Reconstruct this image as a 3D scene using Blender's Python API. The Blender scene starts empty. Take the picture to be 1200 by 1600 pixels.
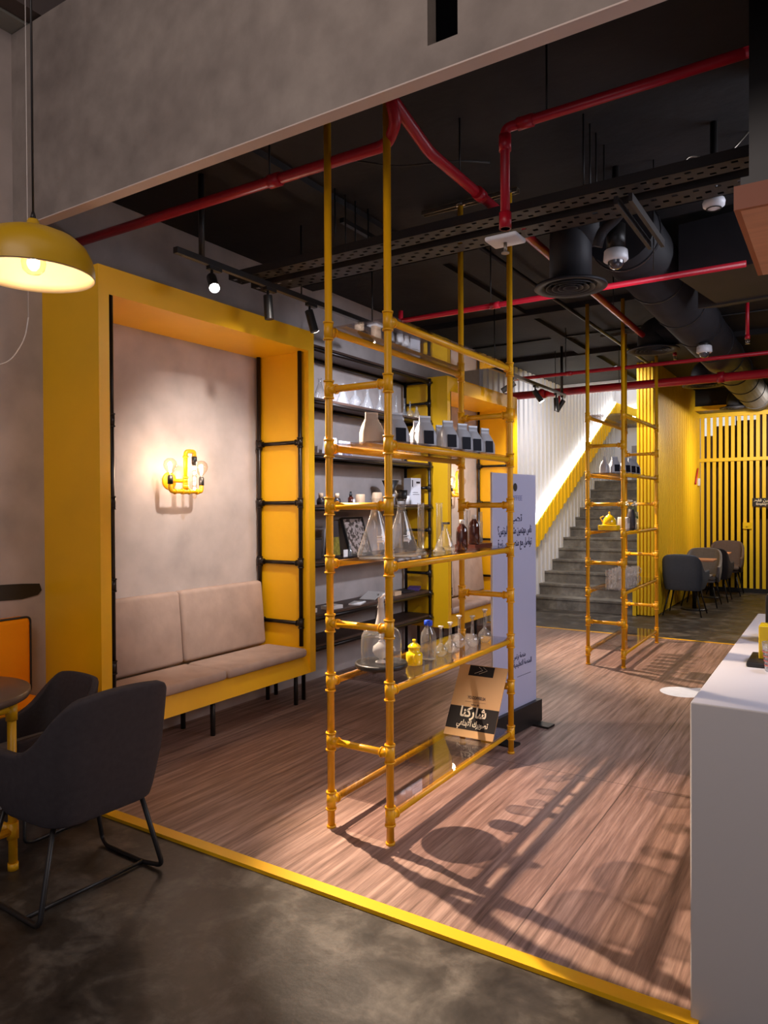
import bpy, bmesh, math, random, unicodedata
from mathutils import Vector, Matrix
random.seed(7)
S = bpy.context.scene
COL = S.collection
PI = math.pi
R = math.radians

# ------------------------------------------------------------------ camera
cam = bpy.data.cameras.new('camera')
cam.sensor_fit = 'HORIZONTAL'; cam.sensor_width = 36.0
cam.lens = 36.0 * 1121.877 / 1200.0
cam.clip_start = 0.05; cam.clip_end = 100
co = bpy.data.objects.new('camera', cam); COL.objects.link(co)
yaw, pit, rol = R(32.56278), R(-0.56584), R(-0.30165)
F = Vector((-math.sin(yaw)*math.cos(pit), math.cos(yaw)*math.cos(pit), math.sin(pit)))
R0 = Vector((math.cos(yaw), math.sin(yaw), 0)); U0 = R0.cross(F)
RR = R0*math.cos(rol) + U0*math.sin(rol); UU = RR.cross(F)
M = Matrix((RR, UU, -F)).transposed().to_4x4(); M.translation = Vector((0, 0, 1.55))
co.matrix_world = M
S.camera = co

# ------------------------------------------------------------------ view / world
S.view_settings.view_transform = 'Standard'
S.view_settings.look = 'None'
S.view_settings.gamma = 1.0
S.view_settings.use_curve_mapping = False
S.view_settings.exposure = 0.0
W = bpy.data.worlds.new('world'); S.world = W; W.use_nodes = True
W.node_tree.nodes['Background'].inputs[0].default_value = (0.55, 0.62, 0.9, 1)
W.node_tree.nodes['Background'].inputs[1].default_value = 0.25

WARM = (1.0, 0.79, 0.60); NEUT = (1.0, 0.90, 0.82); COOL = (0.76, 0.82, 1.0)

def spot(loc, tgt, power, angle=60, blend=0.5, size=0.03, col=NEUT):
    l = bpy.data.lights.new('spot_light', 'SPOT'); l.energy = power; l.color = col
    l.spot_size = R(angle); l.spot_blend = blend; l.shadow_soft_size = size
    o = bpy.data.objects.new('spot_light', l); COL.objects.link(o); o.location = loc
    o.rotation_euler = (Vector(tgt)-Vector(loc)).to_track_quat('-Z', 'Y').to_euler()
    return o
def area(loc, tgt, power, sx, sy=None, col=NEUT, spread=180):
    l = bpy.data.lights.new('area_light', 'AREA'); l.energy = power; l.color = col
    l.shape = 'RECTANGLE'; l.size = sx; l.size_y = sy or sx; l.spread = R(spread)
    o = bpy.data.objects.new('area_light', l); COL.objects.link(o); o.location = loc
    o.rotation_euler = (Vector(tgt)-Vector(loc)).to_track_quat('-Z', 'Y').to_euler()
    return o
def point(loc, power, r=0.02, col=WARM):
    l = bpy.data.lights.new('bulb_light', 'POINT'); l.energy = power; l.color = col; l.shadow_soft_size = r
    o = bpy.data.objects.new('bulb_light', l); COL.objects.link(o); o.location = loc
    return o

# front room: unseen area fills added overhead and behind the camera
area((-1.0, -1.2, 4.3), (-1.4, 2.3, 3.3), 50, 3.0, 1.6, (1.0, 0.84, 0.76))
area((-0.6, 0.6, 4.9), (-1.2, 1.2, 0), 12, 2.6, 1.6, (1.0, 0.82, 0.68))
area((0.8, -2.6, 2.2), (-1.5, 3.0, 1.6), 17, 3.0, 2.2, (1.0, 0.90, 0.86))
# track spots thrown across the long racks onto the wooden floor
spot((-3.2, 3.14, 2.84), (-0.95, 3.0, 0), 1050, 48, 0.6, 0.018, WARM)
spot((-3.2, 4.06, 2.84), (-0.9, 5.0, 0), 800, 56, 0.6, 0.018, NEUT)
spot((-3.2, 4.72, 2.84), (-3.85, 5.9, 1.6), 170, 80, 0.6, 0.02, COOL)
spot((-2.95, 7.3, 2.78), (-1.3, 7.6, 0), 520, 66, 0.6, 0.022, WARM)
spot((-2.95, 8.0, 2.75), (-3.9, 10.6, 1.2), 110, 70, 0.7, 0.03, NEUT)
# unseen spots added to light the booths and the shelf bay
spot((-2.15, 3.30, 3.3), (-3.97, 3.75, 1.45), 340, 48, 1.0, 0.06, NEUT)
spot((-2.15, 7.0, 3.3), (-3.97, 7.8, 1.5), 340, 50, 1.0, 0.06, NEUT)
spot((-0.6, 4.7, 2.9), (-3.9, 5.6, 1.9), 260, 56, 0.9, 0.08, COOL)
# unseen cool fills added on the bar side for banner and counter top
area((1.6, 4.6, 2.9), (-1.9, 4.6, 1.2), 85, 3.0, 1.2, (0.86, 0.88, 1.0))
spot((0.25, 3.2, 2.55), (0.1, 3.2, 0.95), 75, 110, 0.8, 0.10, (0.50, 0.62, 1.0))
# far part
spot((-0.3, 13.2, 3.05), (-2.2, 11.9, 1.8), 215, 100, 0.9, 0.06, NEUT)
spot((-1.75, 9.25, 3.25), (-2.4, 10.4, 1.7), 90, 70, 0.9, 0.06, NEUT)
spot((-0.9, 11.8, 2.9), (-1.2, 14.0, 1.9), 210, 110, 0.9, 0.06, NEUT)
area((-3.1, 13.4, 5.2), (-3.1, 13.2, 0), 50, 1.2, 2.4, (0.93, 0.94, 1.0))
area((-2.9, 9.9, 3.4), (-3.2, 10.8, 0), 34, 1.0, 0.8, (0.95, 0.95, 1.0))

# ------------------------------------------------------------------ materials
def srgb(r, g, b):
    f = lambda c: (c/255/12.92) if c/255 <= 0.04045 else ((c/255+0.055)/1.055)**2.4
    return (f(r), f(g), f(b), 1)
def mat(name, col, rough=0.5, metal=0.0, spec=0.5, noise=0.0, nscale=8.0, bump=0.0, bscale=60.0, coat=0.0, stretch=None):
    m = bpy.data.materials.new(name); m.use_nodes = True
    nt = m.node_tree; b = nt.nodes['Principled BSDF']
    b.inputs['Base Color'].default_value = col
    b.inputs['Roughness'].default_value = rough; b.inputs['Metallic'].default_value = metal
    b.inputs['Specular IOR Level'].default_value = spec; b.inputs['Coat Weight'].default_value = coat
    tc = nt.nodes.new('ShaderNodeTexCoord'); mp = nt.nodes.new('ShaderNodeMapping')
    nt.links.new(tc.outputs['Object'], mp.inputs[0])
    if stretch: mp.inputs['Scale'].default_value = stretch
    if noise:
        n = nt.nodes.new('ShaderNodeTexNoise'); n.inputs['Scale'].default_value = nscale; n.inputs['Detail'].default_value = 6
        nt.links.new(mp.outputs[0], n.inputs['Vector'])
        r = nt.nodes.new('ShaderNodeValToRGB')
        r.color_ramp.elements[0].position = 0.3; r.color_ramp.elements[1].position = 0.7
        r.color_ramp.elements[0].color = tuple(c*(1-noise) for c in col[:3])+(1,)
        r.color_ramp.elements[1].color = tuple(min(1, c*(1+noise)) for c in col[:3])+(1,)
        nt.links.new(n.outputs[0], r.inputs[0]); nt.links.new(r.outputs[0], b.inputs['Base Color'])
    if bump:
        n2 = nt.nodes.new('ShaderNodeTexNoise'); n2.inputs['Scale'].default_value = bscale; n2.inputs['Detail'].default_value = 4
        nt.links.new(mp.outputs[0], n2.inputs['Vector'])
        bp = nt.nodes.new('ShaderNodeBump'); bp.inputs['Strength'].default_value = bump; bp.inputs['Distance'].default_value = 0.01
        nt.links.new(n2.outputs[0], bp.inputs['Height']); nt.links.new(bp.outputs[0], b.inputs['Normal'])
    return m
def emis(name, col, s):
    m = bpy.data.materials.new(name); m.use_nodes = True; nt = m.node_tree; nt.nodes.clear()
    e = nt.nodes.new('ShaderNodeEmission'); e.inputs[0].default_value = col; e.inputs[1].default_value = s
    o = nt.nodes.new('ShaderNodeOutputMaterial'); nt.links.new(e.outputs[0], o.inputs[0]); return m
def glassmat(name, tint=(1, 1, 1, 1), edge=0.35, rough=0.02, ior=1.45, body=0.0, bodycol=(0.8, 0.8, 0.8, 1)):
    # thin clear glass: see-through with Fresnel reflections, thicker towards the rim
    m = bpy.data.materials.new(name); m.use_nodes = True; nt = m.node_tree; nt.nodes.clear()
    tr = nt.nodes.new('ShaderNodeBsdfTransparent'); tr.inputs[0].default_value = tint
    tr2 = nt.nodes.new('ShaderNodeBsdfTransparent'); tr2.inputs[0].default_value = tuple(c*(1-edge) for c in tint[:3])+(1,)
    lw = nt.nodes.new('ShaderNodeLayerWeight'); lw.inputs['Blend'].default_value = 0.35
    mx0 = nt.nodes.new('ShaderNodeMixShader'); nt.links.new(lw.outputs['Facing'], mx0.inputs[0])
    nt.links.new(tr.outputs[0], mx0.inputs[1]); nt.links.new(tr2.outputs[0], mx0.inputs[2])
    g = nt.nodes.new('ShaderNodeBsdfGlossy'); g.inputs['Roughness'].default_value = rough
    l2 = nt.nodes.new('ShaderNodeLayerWeight'); l2.inputs['Blend'].default_value = 0.5
    pw = nt.nodes.new('ShaderNodeMath'); pw.operation = 'POWER'; pw.inputs[1].default_value = 4.0; nt.links.new(l2.outputs['Facing'], pw.inputs[0])
    f0 = ((ior-1)/(ior+1))**2
    fr = nt.nodes.new('ShaderNodeMath'); fr.operation = 'MULTIPLY_ADD'; fr.inputs[1].default_value = 0.85; fr.inputs[2].default_value = f0; nt.links.new(pw.outputs[0], fr.inputs[0])
    mx = nt.nodes.new('ShaderNodeMixShader'); nt.links.new(fr.outputs[0], mx.inputs[0])
    nt.links.new(mx0.outputs[0], mx.inputs[1]); nt.links.new(g.outputs[0], mx.inputs[2])
    last = mx
    if body:
        d = nt.nodes.new('ShaderNodeBsdfDiffuse'); d.inputs[0].default_value = bodycol
        m2 = nt.nodes.new('ShaderNodeMixShader'); m2.inputs[0].default_value = body
        nt.links.new(mx.outputs[0], m2.inputs[1]); nt.links.new(d.outputs[0], m2.inputs[2]); last = m2
    o = nt.nodes.new('ShaderNodeOutputMaterial'); nt.links.new(last.outputs[0], o.inputs[0]); return m

YEL = srgb(242, 182, 14)
M_yel = mat('yellow_paint', YEL, 0.42, noise=0.04, nscale=3)
M_yelpipe = mat('yellow_pipe_paint', srgb(232, 168, 12), 0.38, noise=0.05, nscale=5)
M_yelslat = mat('yellow_slat_paint', srgb(240, 196, 20), 0.5)
M_black = mat('black_metal', srgb(30, 27, 26), 0.42)
M_blackpipe = mat('black_pipe', srgb(38, 30, 26), 0.3, metal=0.4)
M_ceil = mat('black_ceiling_paint', srgb(35, 32, 33), 0.85, noise=0.35, nscale=2.2, bump=0.3, bscale=14)
M_duct = mat('black_duct', srgb(44, 43, 47), 0.55, noise=0.15, nscale=5, spec=0.3)
M_tray = mat('painted_tray', srgb(50, 45, 43), 0.6)
M_red = mat('red_pipe_paint', srgb(178, 22, 40), 0.35)
M_white = mat('white_plastic', srgb(225, 225, 230), 0.4)
M_whitewall = mat('white_slat_paint', srgb(216, 215, 218), 0.6)
M_counter = mat('white_solid_surface', srgb(206, 200, 198), 0.35)
M_bulkwood = mat('wood_veneer', srgb(196, 132, 96), 0.5, noise=0.12, nscale=3, stretch=(1, 8, 8))
M_bulkedge = mat('wood_edge', srgb(150, 78, 42), 0.5)
M_fabric = mat('grey_beige_velvet', srgb(176, 154, 142), 0.95, noise=0.10, nscale=7, bump=0.15, bscale=25, spec=0.1)
M_chair = mat('charcoal_fabric', srgb(66, 60, 62), 0.9, noise=0.08, nscale=40, spec=0.15, bump=0.1, bscale=300)
M_chair2 = mat('grey_fabric', srgb(138, 132, 130), 0.9, noise=0.06, nscale=30, spec=0.15)
M_chair3 = mat('slate_fabric', srgb(84, 88, 96), 0.9, noise=0.06, nscale=30, spec=0.15)
M_chair4 = mat('brown_fabric', srgb(100, 84, 76), 0.9, noise=0.06, nscale=30, spec=0.15)
M_darkwood = mat('dark_brown_board', srgb(68, 48, 40), 0.5, noise=0.2, nscale=6, stretch=(8, 1, 8))
M_tabletop = mat('grey_brown_laminate', srgb(96, 76, 66), 0.3, noise=0.1, nscale=6)
M_orange = mat('orange_cushion_fabric', srgb(238, 142, 14), 0.85, spec=0.1)
M_shelfglass = glassmat('smoked_shelf_glass', (0.90, 0.87, 0.88, 1), 0.1, 0.01, 1.6)
M_glass = glassmat('clear_glass', (0.98, 0.985, 0.985, 1), 0.35, 0.05, 1.9, body=0.07)
M_mug = glassmat('thick_clear_glass', (0.97, 0.975, 0.975, 1), 0.5, 0.06, 2.2, body=0.13, bodycol=(0.9, 0.9, 0.92, 1))
M_glasswhite = glassmat('frosted_glass', (0.95, 0.95, 0.95, 1), 0.4, 0.15, 1.5, body=0.55, bodycol=(0.78, 0.74, 0.72, 1))
M_bulbglass = glassmat('amber_bulb_glass', (1.0, 0.93, 0.84, 1), 0.25, 0.02, 1.45)
M_filament = emis('glowing_filament', (1.0, 0.72, 0.42, 1), 60)
M_filament2 = emis('glowing_tube_filament', (1.0, 0.85, 0.7, 1), 22)
M_spot = emis('lit_lamp_lens', (1, 0.97, 0.93, 1), 60)
M_led = emis('led_strip_glow', (1, 0.98, 0.96, 1), 14)
M_brownglass = mat('brown_bottle_glass', srgb(64, 24, 12), 0.08, spec=0.7, coat=0.6)
M_amber = mat('amber_bottle_glass', srgb(70, 28, 18), 0.1, spec=0.7)
M_cap = mat('white_screw_cap', srgb(215, 210, 205), 0.4)
M_bluecap = mat('blue_screw_cap', srgb(24, 70, 205), 0.35)
M_yelglaze = mat('yellow_enamel', srgb(240, 200, 20), 0.15, coat=0.6)
M_label = mat('navy_label', srgb(14, 15, 30), 0.65, spec=0.2)
M_bag = mat('grey_foil_bag', srgb(184, 186, 194), 0.45, metal=0.25, bump=0.35, bscale=20)
M_kraft = mat('taupe_paper_bag', srgb(168, 152, 138), 0.7, bump=0.25, bscale=18)
M_beige = mat('beige_card', srgb(190, 146, 90), 0.45)
M_signblack = mat('sign_black_print', srgb(26, 20, 18), 0.6, spec=0.2)
M_signtext = mat('sign_cream_print', srgb(225, 210, 180), 0.5)
M_signdark = mat('sign_dark_print', srgb(76, 50, 36), 0.5)
M_banner = mat('pale_blue_banner', srgb(190, 190, 218), 0.3, coat=0.3)
M_navy = mat('navy_print', srgb(30, 30, 70), 0.5)
M_palewood = mat('pale_wood_block', srgb(224, 188, 150), 0.6, noise=0.05, nscale=8)
M_rustwood = mat('reddish_wood_block', srgb(92, 40, 26), 0.4)
M_paper = mat('white_paper', srgb(225, 218, 212), 0.7)
M_purple = mat('purple_paper', srgb(84, 62, 128), 0.6)
M_darkcard = mat('dark_card', srgb(48, 42, 46), 0.6)
M_steel = mat('galvanised_steel', srgb(150, 140, 128), 0.35, metal=0.8)
M_leaf = mat('green_leaf', srgb(80, 110, 50), 0.6)
M_petal = mat('white_petal', srgb(235, 232, 215), 0.6)
M_sticker = mat('white_floor_sticker', srgb(222, 226, 236), 0.4, noise=0.06, nscale=20)

def wood_floor_mat():
    m = bpy.data.materials.new('wood_effect_floor'); m.use_nodes = True; nt = m.node_tree; b = nt.nodes['Principled BSDF']
    L = nt.links.new
    tc = nt.nodes.new('ShaderNodeTexCoord')
    def noise(scale, detail, sc, rough=0.6):
        mp = nt.nodes.new('ShaderNodeMapping'); mp.inputs['Scale'].default_value = sc; L(tc.outputs['Object'], mp.inputs[0])
        n = nt.nodes.new('ShaderNodeTexNoise'); n.inputs['Scale'].default_value = scale; n.inputs['Detail'].default_value = detail; n.inputs['Roughness'].default_value = rough
        L(mp.outputs[0], n.inputs['Vector']); return n
    n1 = noise(3.0, 8, (11, 0.45, 1), 0.68); n2 = noise(9.0, 5, (12, 0.35, 1), 0.7); n3 = noise(0.7, 2, (1, 1, 1))
    r1 = nt.nodes.new('ShaderNodeValToRGB'); e = r1.color_ramp.elements
    e[0].position = 0.30; e[0].color = srgb(92, 68, 58); e[1].position = 0.72; e[1].color = srgb(190, 158, 142)
    x = r1.color_ramp.elements.new(0.5); x.color = srgb(146, 116, 103)
    L(n1.outputs[0], r1.inputs[0])
    mix = nt.nodes.new('ShaderNodeMixRGB'); mix.blend_type = 'OVERLAY'; mix.inputs[0].default_value = 0.55
    L(r1.outputs[0], mix.inputs[1]); L(n2.outputs[0], mix.inputs[2])
    mix2 = nt.nodes.new('ShaderNodeMixRGB'); mix2.blend_type = 'SOFT_LIGHT'; mix2.inputs[0].default_value = 0.5
    L(mix.outputs[0], mix2.inputs[1]); L(n3.outputs[0], mix2.inputs[2])
    # joints between the long sheets
    sep = nt.nodes.new('ShaderNodeSeparateXYZ'); L(tc.outputs['Object'], sep.inputs[0])
    def joint(out, off, pitch, w):
        a = nt.nodes.new('ShaderNodeMath'); a.operation = 'ADD'; a.inputs[1].default_value = off; L(out, a.inputs[0])
        d = nt.nodes.new('ShaderNodeMath'); d.operation = 'DIVIDE'; d.inputs[1].default_value = pitch; L(a.outputs[0], d.inputs[0])
        f = nt.nodes.new('ShaderNodeMath'); f.operation = 'FRACT'; L(d.outputs[0], f.inputs[0])
        c = nt.nodes.new('ShaderNodeMath'); c.operation = 'LESS_THAN'; c.inputs[1].default_value = w/pitch; L(f.outputs[0], c.inputs[0]); return c
    j1 = joint(sep.outputs[0], 1.0+12.2, 1.22, 0.006); j2 = joint(sep.outputs[1], 0.85, 2.44, 0.006)
    mx = nt.nodes.new('ShaderNodeMath'); mx.operation = 'MAXIMUM'; L(j1.outputs[0], mx.inputs[0]); L(j2.outputs[0], mx.inputs[1])
    mj = nt.nodes.new('ShaderNodeMixRGB'); mj.inputs[2].default_value = srgb(52, 36, 30)
    ms = nt.nodes.new('ShaderNodeMath'); ms.operation = 'MULTIPLY'; ms.inputs[1].default_value = 0.7; L(mx.outputs[0], ms.inputs[0])
    L(ms.outputs[0], mj.inputs[0]); L(mix2.outputs[0], mj.inputs[1]); L(mj.outputs[0], b.inputs['Base Color'])
    b.inputs['Roughness'].default_value = 0.42; b.inputs['Specular IOR Level'].default_value = 0.4
    bp = nt.nodes.new('ShaderNodeBump'); bp.inputs['Strength'].default_value = 0.12; bp.inputs['Distance'].default_value = 0.004
    L(n2.outputs[0], bp.inputs['Height']); L(bp.outputs[0], b.inputs['Normal'])
    return m
M_floor = wood_floor_mat()

def concrete_mat(name, dark, mid, light, rough, scale=1.6, bump=0.15):
    m = bpy.data.materials.new(name); m.use_nodes = True; nt = m.node_tree; b = nt.nodes['Principled BSDF']; L = nt.links.new
    tc = nt.nodes.new('ShaderNodeTexCoord')
    n1 = nt.nodes.new('ShaderNodeTexNoise'); n1.inputs['Scale'].default_value = scale; n1.inputs['Detail'].default_value = 9; n1.inputs['Roughness'].default_value = 0.62; n1.inputs['Distortion'].default_value = 0.35
    L(tc.outputs['Object'], n1.inputs['Vector'])
    r = nt.nodes.new('ShaderNodeValToRGB'); e = r.color_ramp.elements
    e[0].position = 0.32; e[0].color = dark; e[1].position = 0.68; e[1].color = light
    x = e.new(0.5); x.color = mid
    L(n1.outputs[0], r.inputs[0])
    n2 = nt.nodes.new('ShaderNodeTexNoise'); n2.inputs['Scale'].default_value = scale*7; n2.inputs['Detail'].default_value = 6
    L(tc.outputs['Object'], n2.inputs['Vector'])
    mx = nt.nodes.new('ShaderNodeMixRGB'); mx.blend_type = 'OVERLAY'; mx.inputs[0].default_value = 0.35
    L(r.outputs[0], mx.inputs[1]); L(n2.outputs[0], mx.inputs[2]); L(mx.outputs[0], b.inputs['Base Color'])
    mr = nt.nodes.new('ShaderNodeMapRange'); mr.inputs['To Min'].default_value = rough-0.1; mr.inputs['To Max'].default_value = rough+0.15
    L(n1.outputs[0], mr.inputs['Value']); L(mr.outputs[0], b.inputs['Roughness'])
    bp = nt.nodes.new('ShaderNodeBump'); bp.inputs['Strength'].default_value = bump; bp.inputs['Distance'].default_value = 0.01
    L(n2.outputs[0], bp.inputs['Height']); L(bp.outputs[0], b.inputs['Normal'])
    return m
M_concrete = concrete_mat('polished_concrete', srgb(36, 30, 25), srgb(60, 53, 46), srgb(104, 96, 86), 0.40, 5.0, 0.08)
M_plaster = concrete_mat('grey_plaster', srgb(176, 163, 157), srgb(182, 170, 165), srgb(188, 176, 171), 0.8, 0.6, 0.05)
M_fascia = concrete_mat('trowelled_plaster', srgb(132, 121, 114), srgb(148, 137, 129), srgb(162, 151, 142), 0.8, 1.1, 0.2)
M_stair = concrete_mat('stair_concrete', srgb(82, 76, 70), srgb(104, 98, 90), srgb(140, 134, 124), 0.5, 3.0, 0.3)
M_soffit = mat('soffit_concrete', srgb(150, 148, 138), 0.85, noise=0.15, nscale=3)

# ------------------------------------------------------------------ geometry helpers
def B(): return bmesh.new()
def box(bm, x0, x1, y0, y1, z0, z1, mx=None):
    v = [bm.verts.new(p) for p in ((x0,y0,z0),(x1,y0,z0),(x1,y1,z0),(x0,y1,z0),(x0,y0,z1),(x1,y0,z1),(x1,y1,z1),(x0,y1,z1))]
    for f in ((3,2,1,0),(4,5,6,7),(0,1,5,4),(1,2,6,5),(2,3,7,6),(3,0,4,7)): bm.faces.new([v[i] for i in f])
    if mx:
        for q in v: q.co = mx @ q.co
    return bm
def cone(bm, p0, p1, r0, r1=None, seg=16, caps=True):
    p0 = Vector(p0); p1 = Vector(p1); r1 = r0 if r1 is None else r1
    d = (p1-p0).normalized(); a = d.orthogonal().normalized(); b = d.cross(a)
    A = []; C = []
    for i in range(seg):
        t = 2*PI*i/seg; o = a*math.cos(t)+b*math.sin(t)
        A.append(bm.verts.new(p0+o*r0)); C.append(bm.verts.new(p1+o*r1))
    for i in range(seg):
        f = bm.faces.new((A[i], A[(i+1) % seg], C[(i+1) % seg], C[i])); f.smooth = True
    if caps: bm.faces.new(A[::-1]); bm.faces.new(C)
    return bm
def lathe(bm, prof, c=(0,0,0), seg=24, mx=None, cap=False):
    c = Vector(c); rings = []
    for r, z in prof:
        if r < 1e-5: ring = [bm.verts.new(c+Vector((0,0,z)))]
        else: ring = [bm.verts.new(c+Vector((r*math.cos(2*PI*i/seg), r*math.sin(2*PI*i/seg), z))) for i in range(seg)]
        rings.append(ring)
    for A, C in zip(rings, rings[1:]):
        for i in range(seg):
            j = (i+1) % seg
            if len(A) == 1 and len(C) == 1: continue
            if len(A) == 1: f = bm.faces.new((A[0], C[j], C[i]))
            elif len(C) == 1: f = bm.faces.new((A[i], A[j], C[0]))
            else: f = bm.faces.new((A[i], A[j], C[j], C[i]))
            f.smooth = True
    if mx:
        for ring in rings:
            for v in ring: v.co = mx @ v.co
    return bm
def rounded(pts, r, n=5, closed=False):
    pts = [Vector(p) for p in pts]; out = []
    N = len(pts)
    for i, p in enumerate(pts):
        if not closed and i in (0, N-1): out.append(p); continue
        a = pts[i-1]-p; b = pts[(i+1) % N]-p
        rr = min(r, a.length*0.45, b.length*0.45)
        A = p+a.normalized()*rr; C = p+b.normalized()*rr
        for k in range(n+1):
            t = k/n; out.append((1-t)**2*A+2*t*(1-t)*p+t*t*C)
    return out
def tube(bm, pts, r, seg=10, closed=False, caps=True, r_end=None):
    pts = [Vector(p) for p in pts]; N = len(pts); rings = []
    prev = None
    for i in range(N):
        if closed: t = (pts[(i+1) % N]-pts[i-1]).normalized()
        else: t = (pts[min(i+1, N-1)]-pts[max(i-1, 0)]).normalized()
        if prev is None: a = t.orthogonal().normalized()
        else:
            a = prev-t*prev.dot(t)
            a = a.normalized() if a.length > 1e-6 else t.orthogonal().normalized()
        prev = a; b = t.cross(a)
        rad = r if r_end is None else r+(r_end-r)*i/(N-1)
        rings.append([bm.verts.new(pts[i]+(a*math.cos(2*PI*k/seg)+b*math.sin(2*PI*k/seg))*rad) for k in range(seg)])
    for i in range(N if closed else N-1):
        A = rings[i]; C = rings[(i+1) % N]
        for k in range(seg):
            f = bm.faces.new((A[k], A[(k+1) % seg], C[(k+1) % seg], C[k])); f.smooth = True
    if caps and not closed: bm.faces.new(rings[0][::-1]); bm.faces.new(rings[-1])
    return bm
def prism(bm, poly, lift):
    lift = Vector(lift); A = [bm.verts.new(p) for p in poly]; C = [bm.verts.new(Vector(p)+lift) for p in poly]
    n = len(poly)
    bm.faces.new(A[::-1]); bm.faces.new(C)
    for i in range(n): bm.faces.new((A[i], A[(i+1) % n], C[(i+1) % n], C[i]))
    return bm
def softbox(bm, x0, x1, y0, y1, z0, z1, r, n=3):
    t = B(); box(t, x0, x1, y0, y1, z0, z1)
    bmesh.ops.bevel(t, geom=t.edges[:]+t.verts[:], offset=r, segments=n, profile=0.5, affect='EDGES')
    for f in t.faces: f.smooth = True
    me = bpy.data.meshes.new('tmp'); t.to_mesh(me); t.free(); bm.from_mesh(me); bpy.data.meshes.remove(me)
    return bm

def obj(name, bm, m, parent=None, local=False):
    bmesh.ops.recalc_face_normals(bm, faces=bm.faces[:])
    me = bpy.data.meshes.new(name); bm.to_mesh(me); bm.free()
    if m: me.materials.append(m)
    o = bpy.data.objects.new(name, me); COL.objects.link(o)
    if parent:
        o.parent = parent
        if not local:
            w = Vector((0, 0, 0)); p = parent
            while p: w += p.location; p = p.parent
            o.location = -w
    return o
def tag(o, label=None, cat=None, group=None, kind=None):
    if label: o['label'] = label
    if cat: o['category'] = cat
    if group: o['group'] = group
    if kind: o['kind'] = kind
    return o
def thing(name, label, cat, loc=(0,0,0), rotz=0, group=None):
    o = bpy.data.objects.new(name, None); COL.objects.link(o); o.empty_display_size = 0.05
    o.location = loc; o.rotation_euler = (0, 0, rotz); return tag(o, label, cat, group)
def struct(name, bm, m, label=None):
    return tag(obj(name, bm, m), label, None, None, 'structure')
KIDS = {}
def dup(root, loc, rotz=0, label=None, group=None, scale=1.0, mats=None):
    def cp(o, par):
        c = o.copy(); COL.objects.link(c); c.parent = par
        for ch in [k for k in list(COL.objects) if k.parent == o and k != c]: cp(ch, c)
        return c
    r = cp(root, None); r.location = loc; r.rotation_euler = (0, 0, rotz); r.scale = (scale,)*3
    if label: r['label'] = label
    if group: r['group'] = group
    if mats:
        for k in COL.objects:
            if k.parent == r and k.name.split('.')[0] in mats:
                k.data = k.data.copy(); k.data.materials.clear(); k.data.materials.append(mats[k.name.split('.')[0]])
    return r

FORM = {'ن':'NOON','ح':'HAH','ت':'TEH','ب':'BEH','م':'MEEM','ه':'HEH','ي':'YEH','ث':'THEH','ل':'LAM','ك':'KAF','ز':'ZAIN','س':'SEEN','و':'WAW','ص':'SAD','ع':'AIN','ر':'REH','ة':'TEH MARBUTA','ف':'FEH','ق':'QAF','ط':'TAH','د':'DAL','ا':'ALEF','ش':'SHEEN','ظ':'ZAH','ذ':'THAL'}
NOJOIN = set('اوزردذة')
def shape(s):
    out = []
    for w in s.split(' '):
        i = 0; prev = False; res = []
        while i < len(w):
            c = w[i]
            if c not in FORM: res.append('\u061f' if c == '؟' else c); i += 1; prev = False; continue
            if c == 'ل' and i+1 < len(w) and w[i+1] == 'ا':
                res.append(unicodedata.lookup('ARABIC LIGATURE LAM WITH ALEF %s FORM' % ('FINAL' if prev else 'ISOLATED'))); i += 2; prev = False; continue
            nxt = i+1 < len(w) and w[i+1] in FORM and c not in NOJOIN
            f = ('MEDIAL' if nxt else 'FINAL') if prev else ('INITIAL' if nxt else 'ISOLATED')
            res.append(unicodedata.lookup('ARABIC LETTER %s %s FORM' % (FORM[c], f)))
            prev = c not in NOJOIN; i += 1
        out.append(''.join(res))
    return ' '.join(out)[::-1]
def text(name, body, size, m, mw, parent=None, bold=0.0, align='CENTER', spacing=1.0, width=None):
    cu = bpy.data.curves.new('lettering', 'FONT'); cu.body = body; cu.size = size; cu.align_x = align; cu.offset = bold; cu.space_character = spacing
    cu.extrude = 0.0006
    t = bpy.data.objects.new('lettering_tmp', cu); COL.objects.link(t)
    bpy.context.view_layer.update()
    me = bpy.data.meshes.new_from_object(t.evaluated_get(bpy.context.evaluated_depsgraph_get()))
    bpy.data.objects.remove(t); bpy.data.curves.remove(cu)
    sx = 1.0
    if width:
        xs = [v.co.x for v in me.vertices]
        if xs: sx = width/(max(xs)-min(xs))
    me.transform(mw @ Matrix.Diagonal((sx, 1, 1, 1)))
    me.materials.clear(); me.materials.append(m)
    o = bpy.data.objects.new(name, me); COL.objects.link(o)
    if parent: o.parent = parent; o.location = -parent.location
    return o

# ------------------------------------------------------------------ structure
XW = -3.97; ZC = 3.51; YF = 2.32
struct('floor', box(B(), -4.2, 3.2, -3.2, 15.6, -0.20, -0.012), M_concrete, 'mottled polished concrete floor')
struct('floor_wood', box(B(), XW, 3.0, 2.325, 8.66, -0.012, 0.0), M_floor, 'wood effect floor sheets in the middle of the room')
struct('trim_1', box(B(), XW, -0.36, 2.27, 2.33, -0.012, 0.004), M_yel, 'yellow strip edging the wood floor in front')
struct('trim_2', box(B(), XW, 3.0, 8.655, 8.695, -0.012, 0.004), M_yel, 'thin yellow strip edging the wood floor at the far side')
struct('wall_left', box(B(), XW-0.2, XW, -3.2, 15.4, -0.01, 5.2), M_plaster, 'grey plaster wall behind the booths')
struct('wall_right', box(B(), 3.0, 3.2, -3.2, 14.6, -0.01, 5.2), M_plaster)
struct('wall_back', box(B(), XW, -1.9, 15.0, 15.2, -0.01, 6.4), M_whitewall, 'white end wall of the stairwell')
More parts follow.
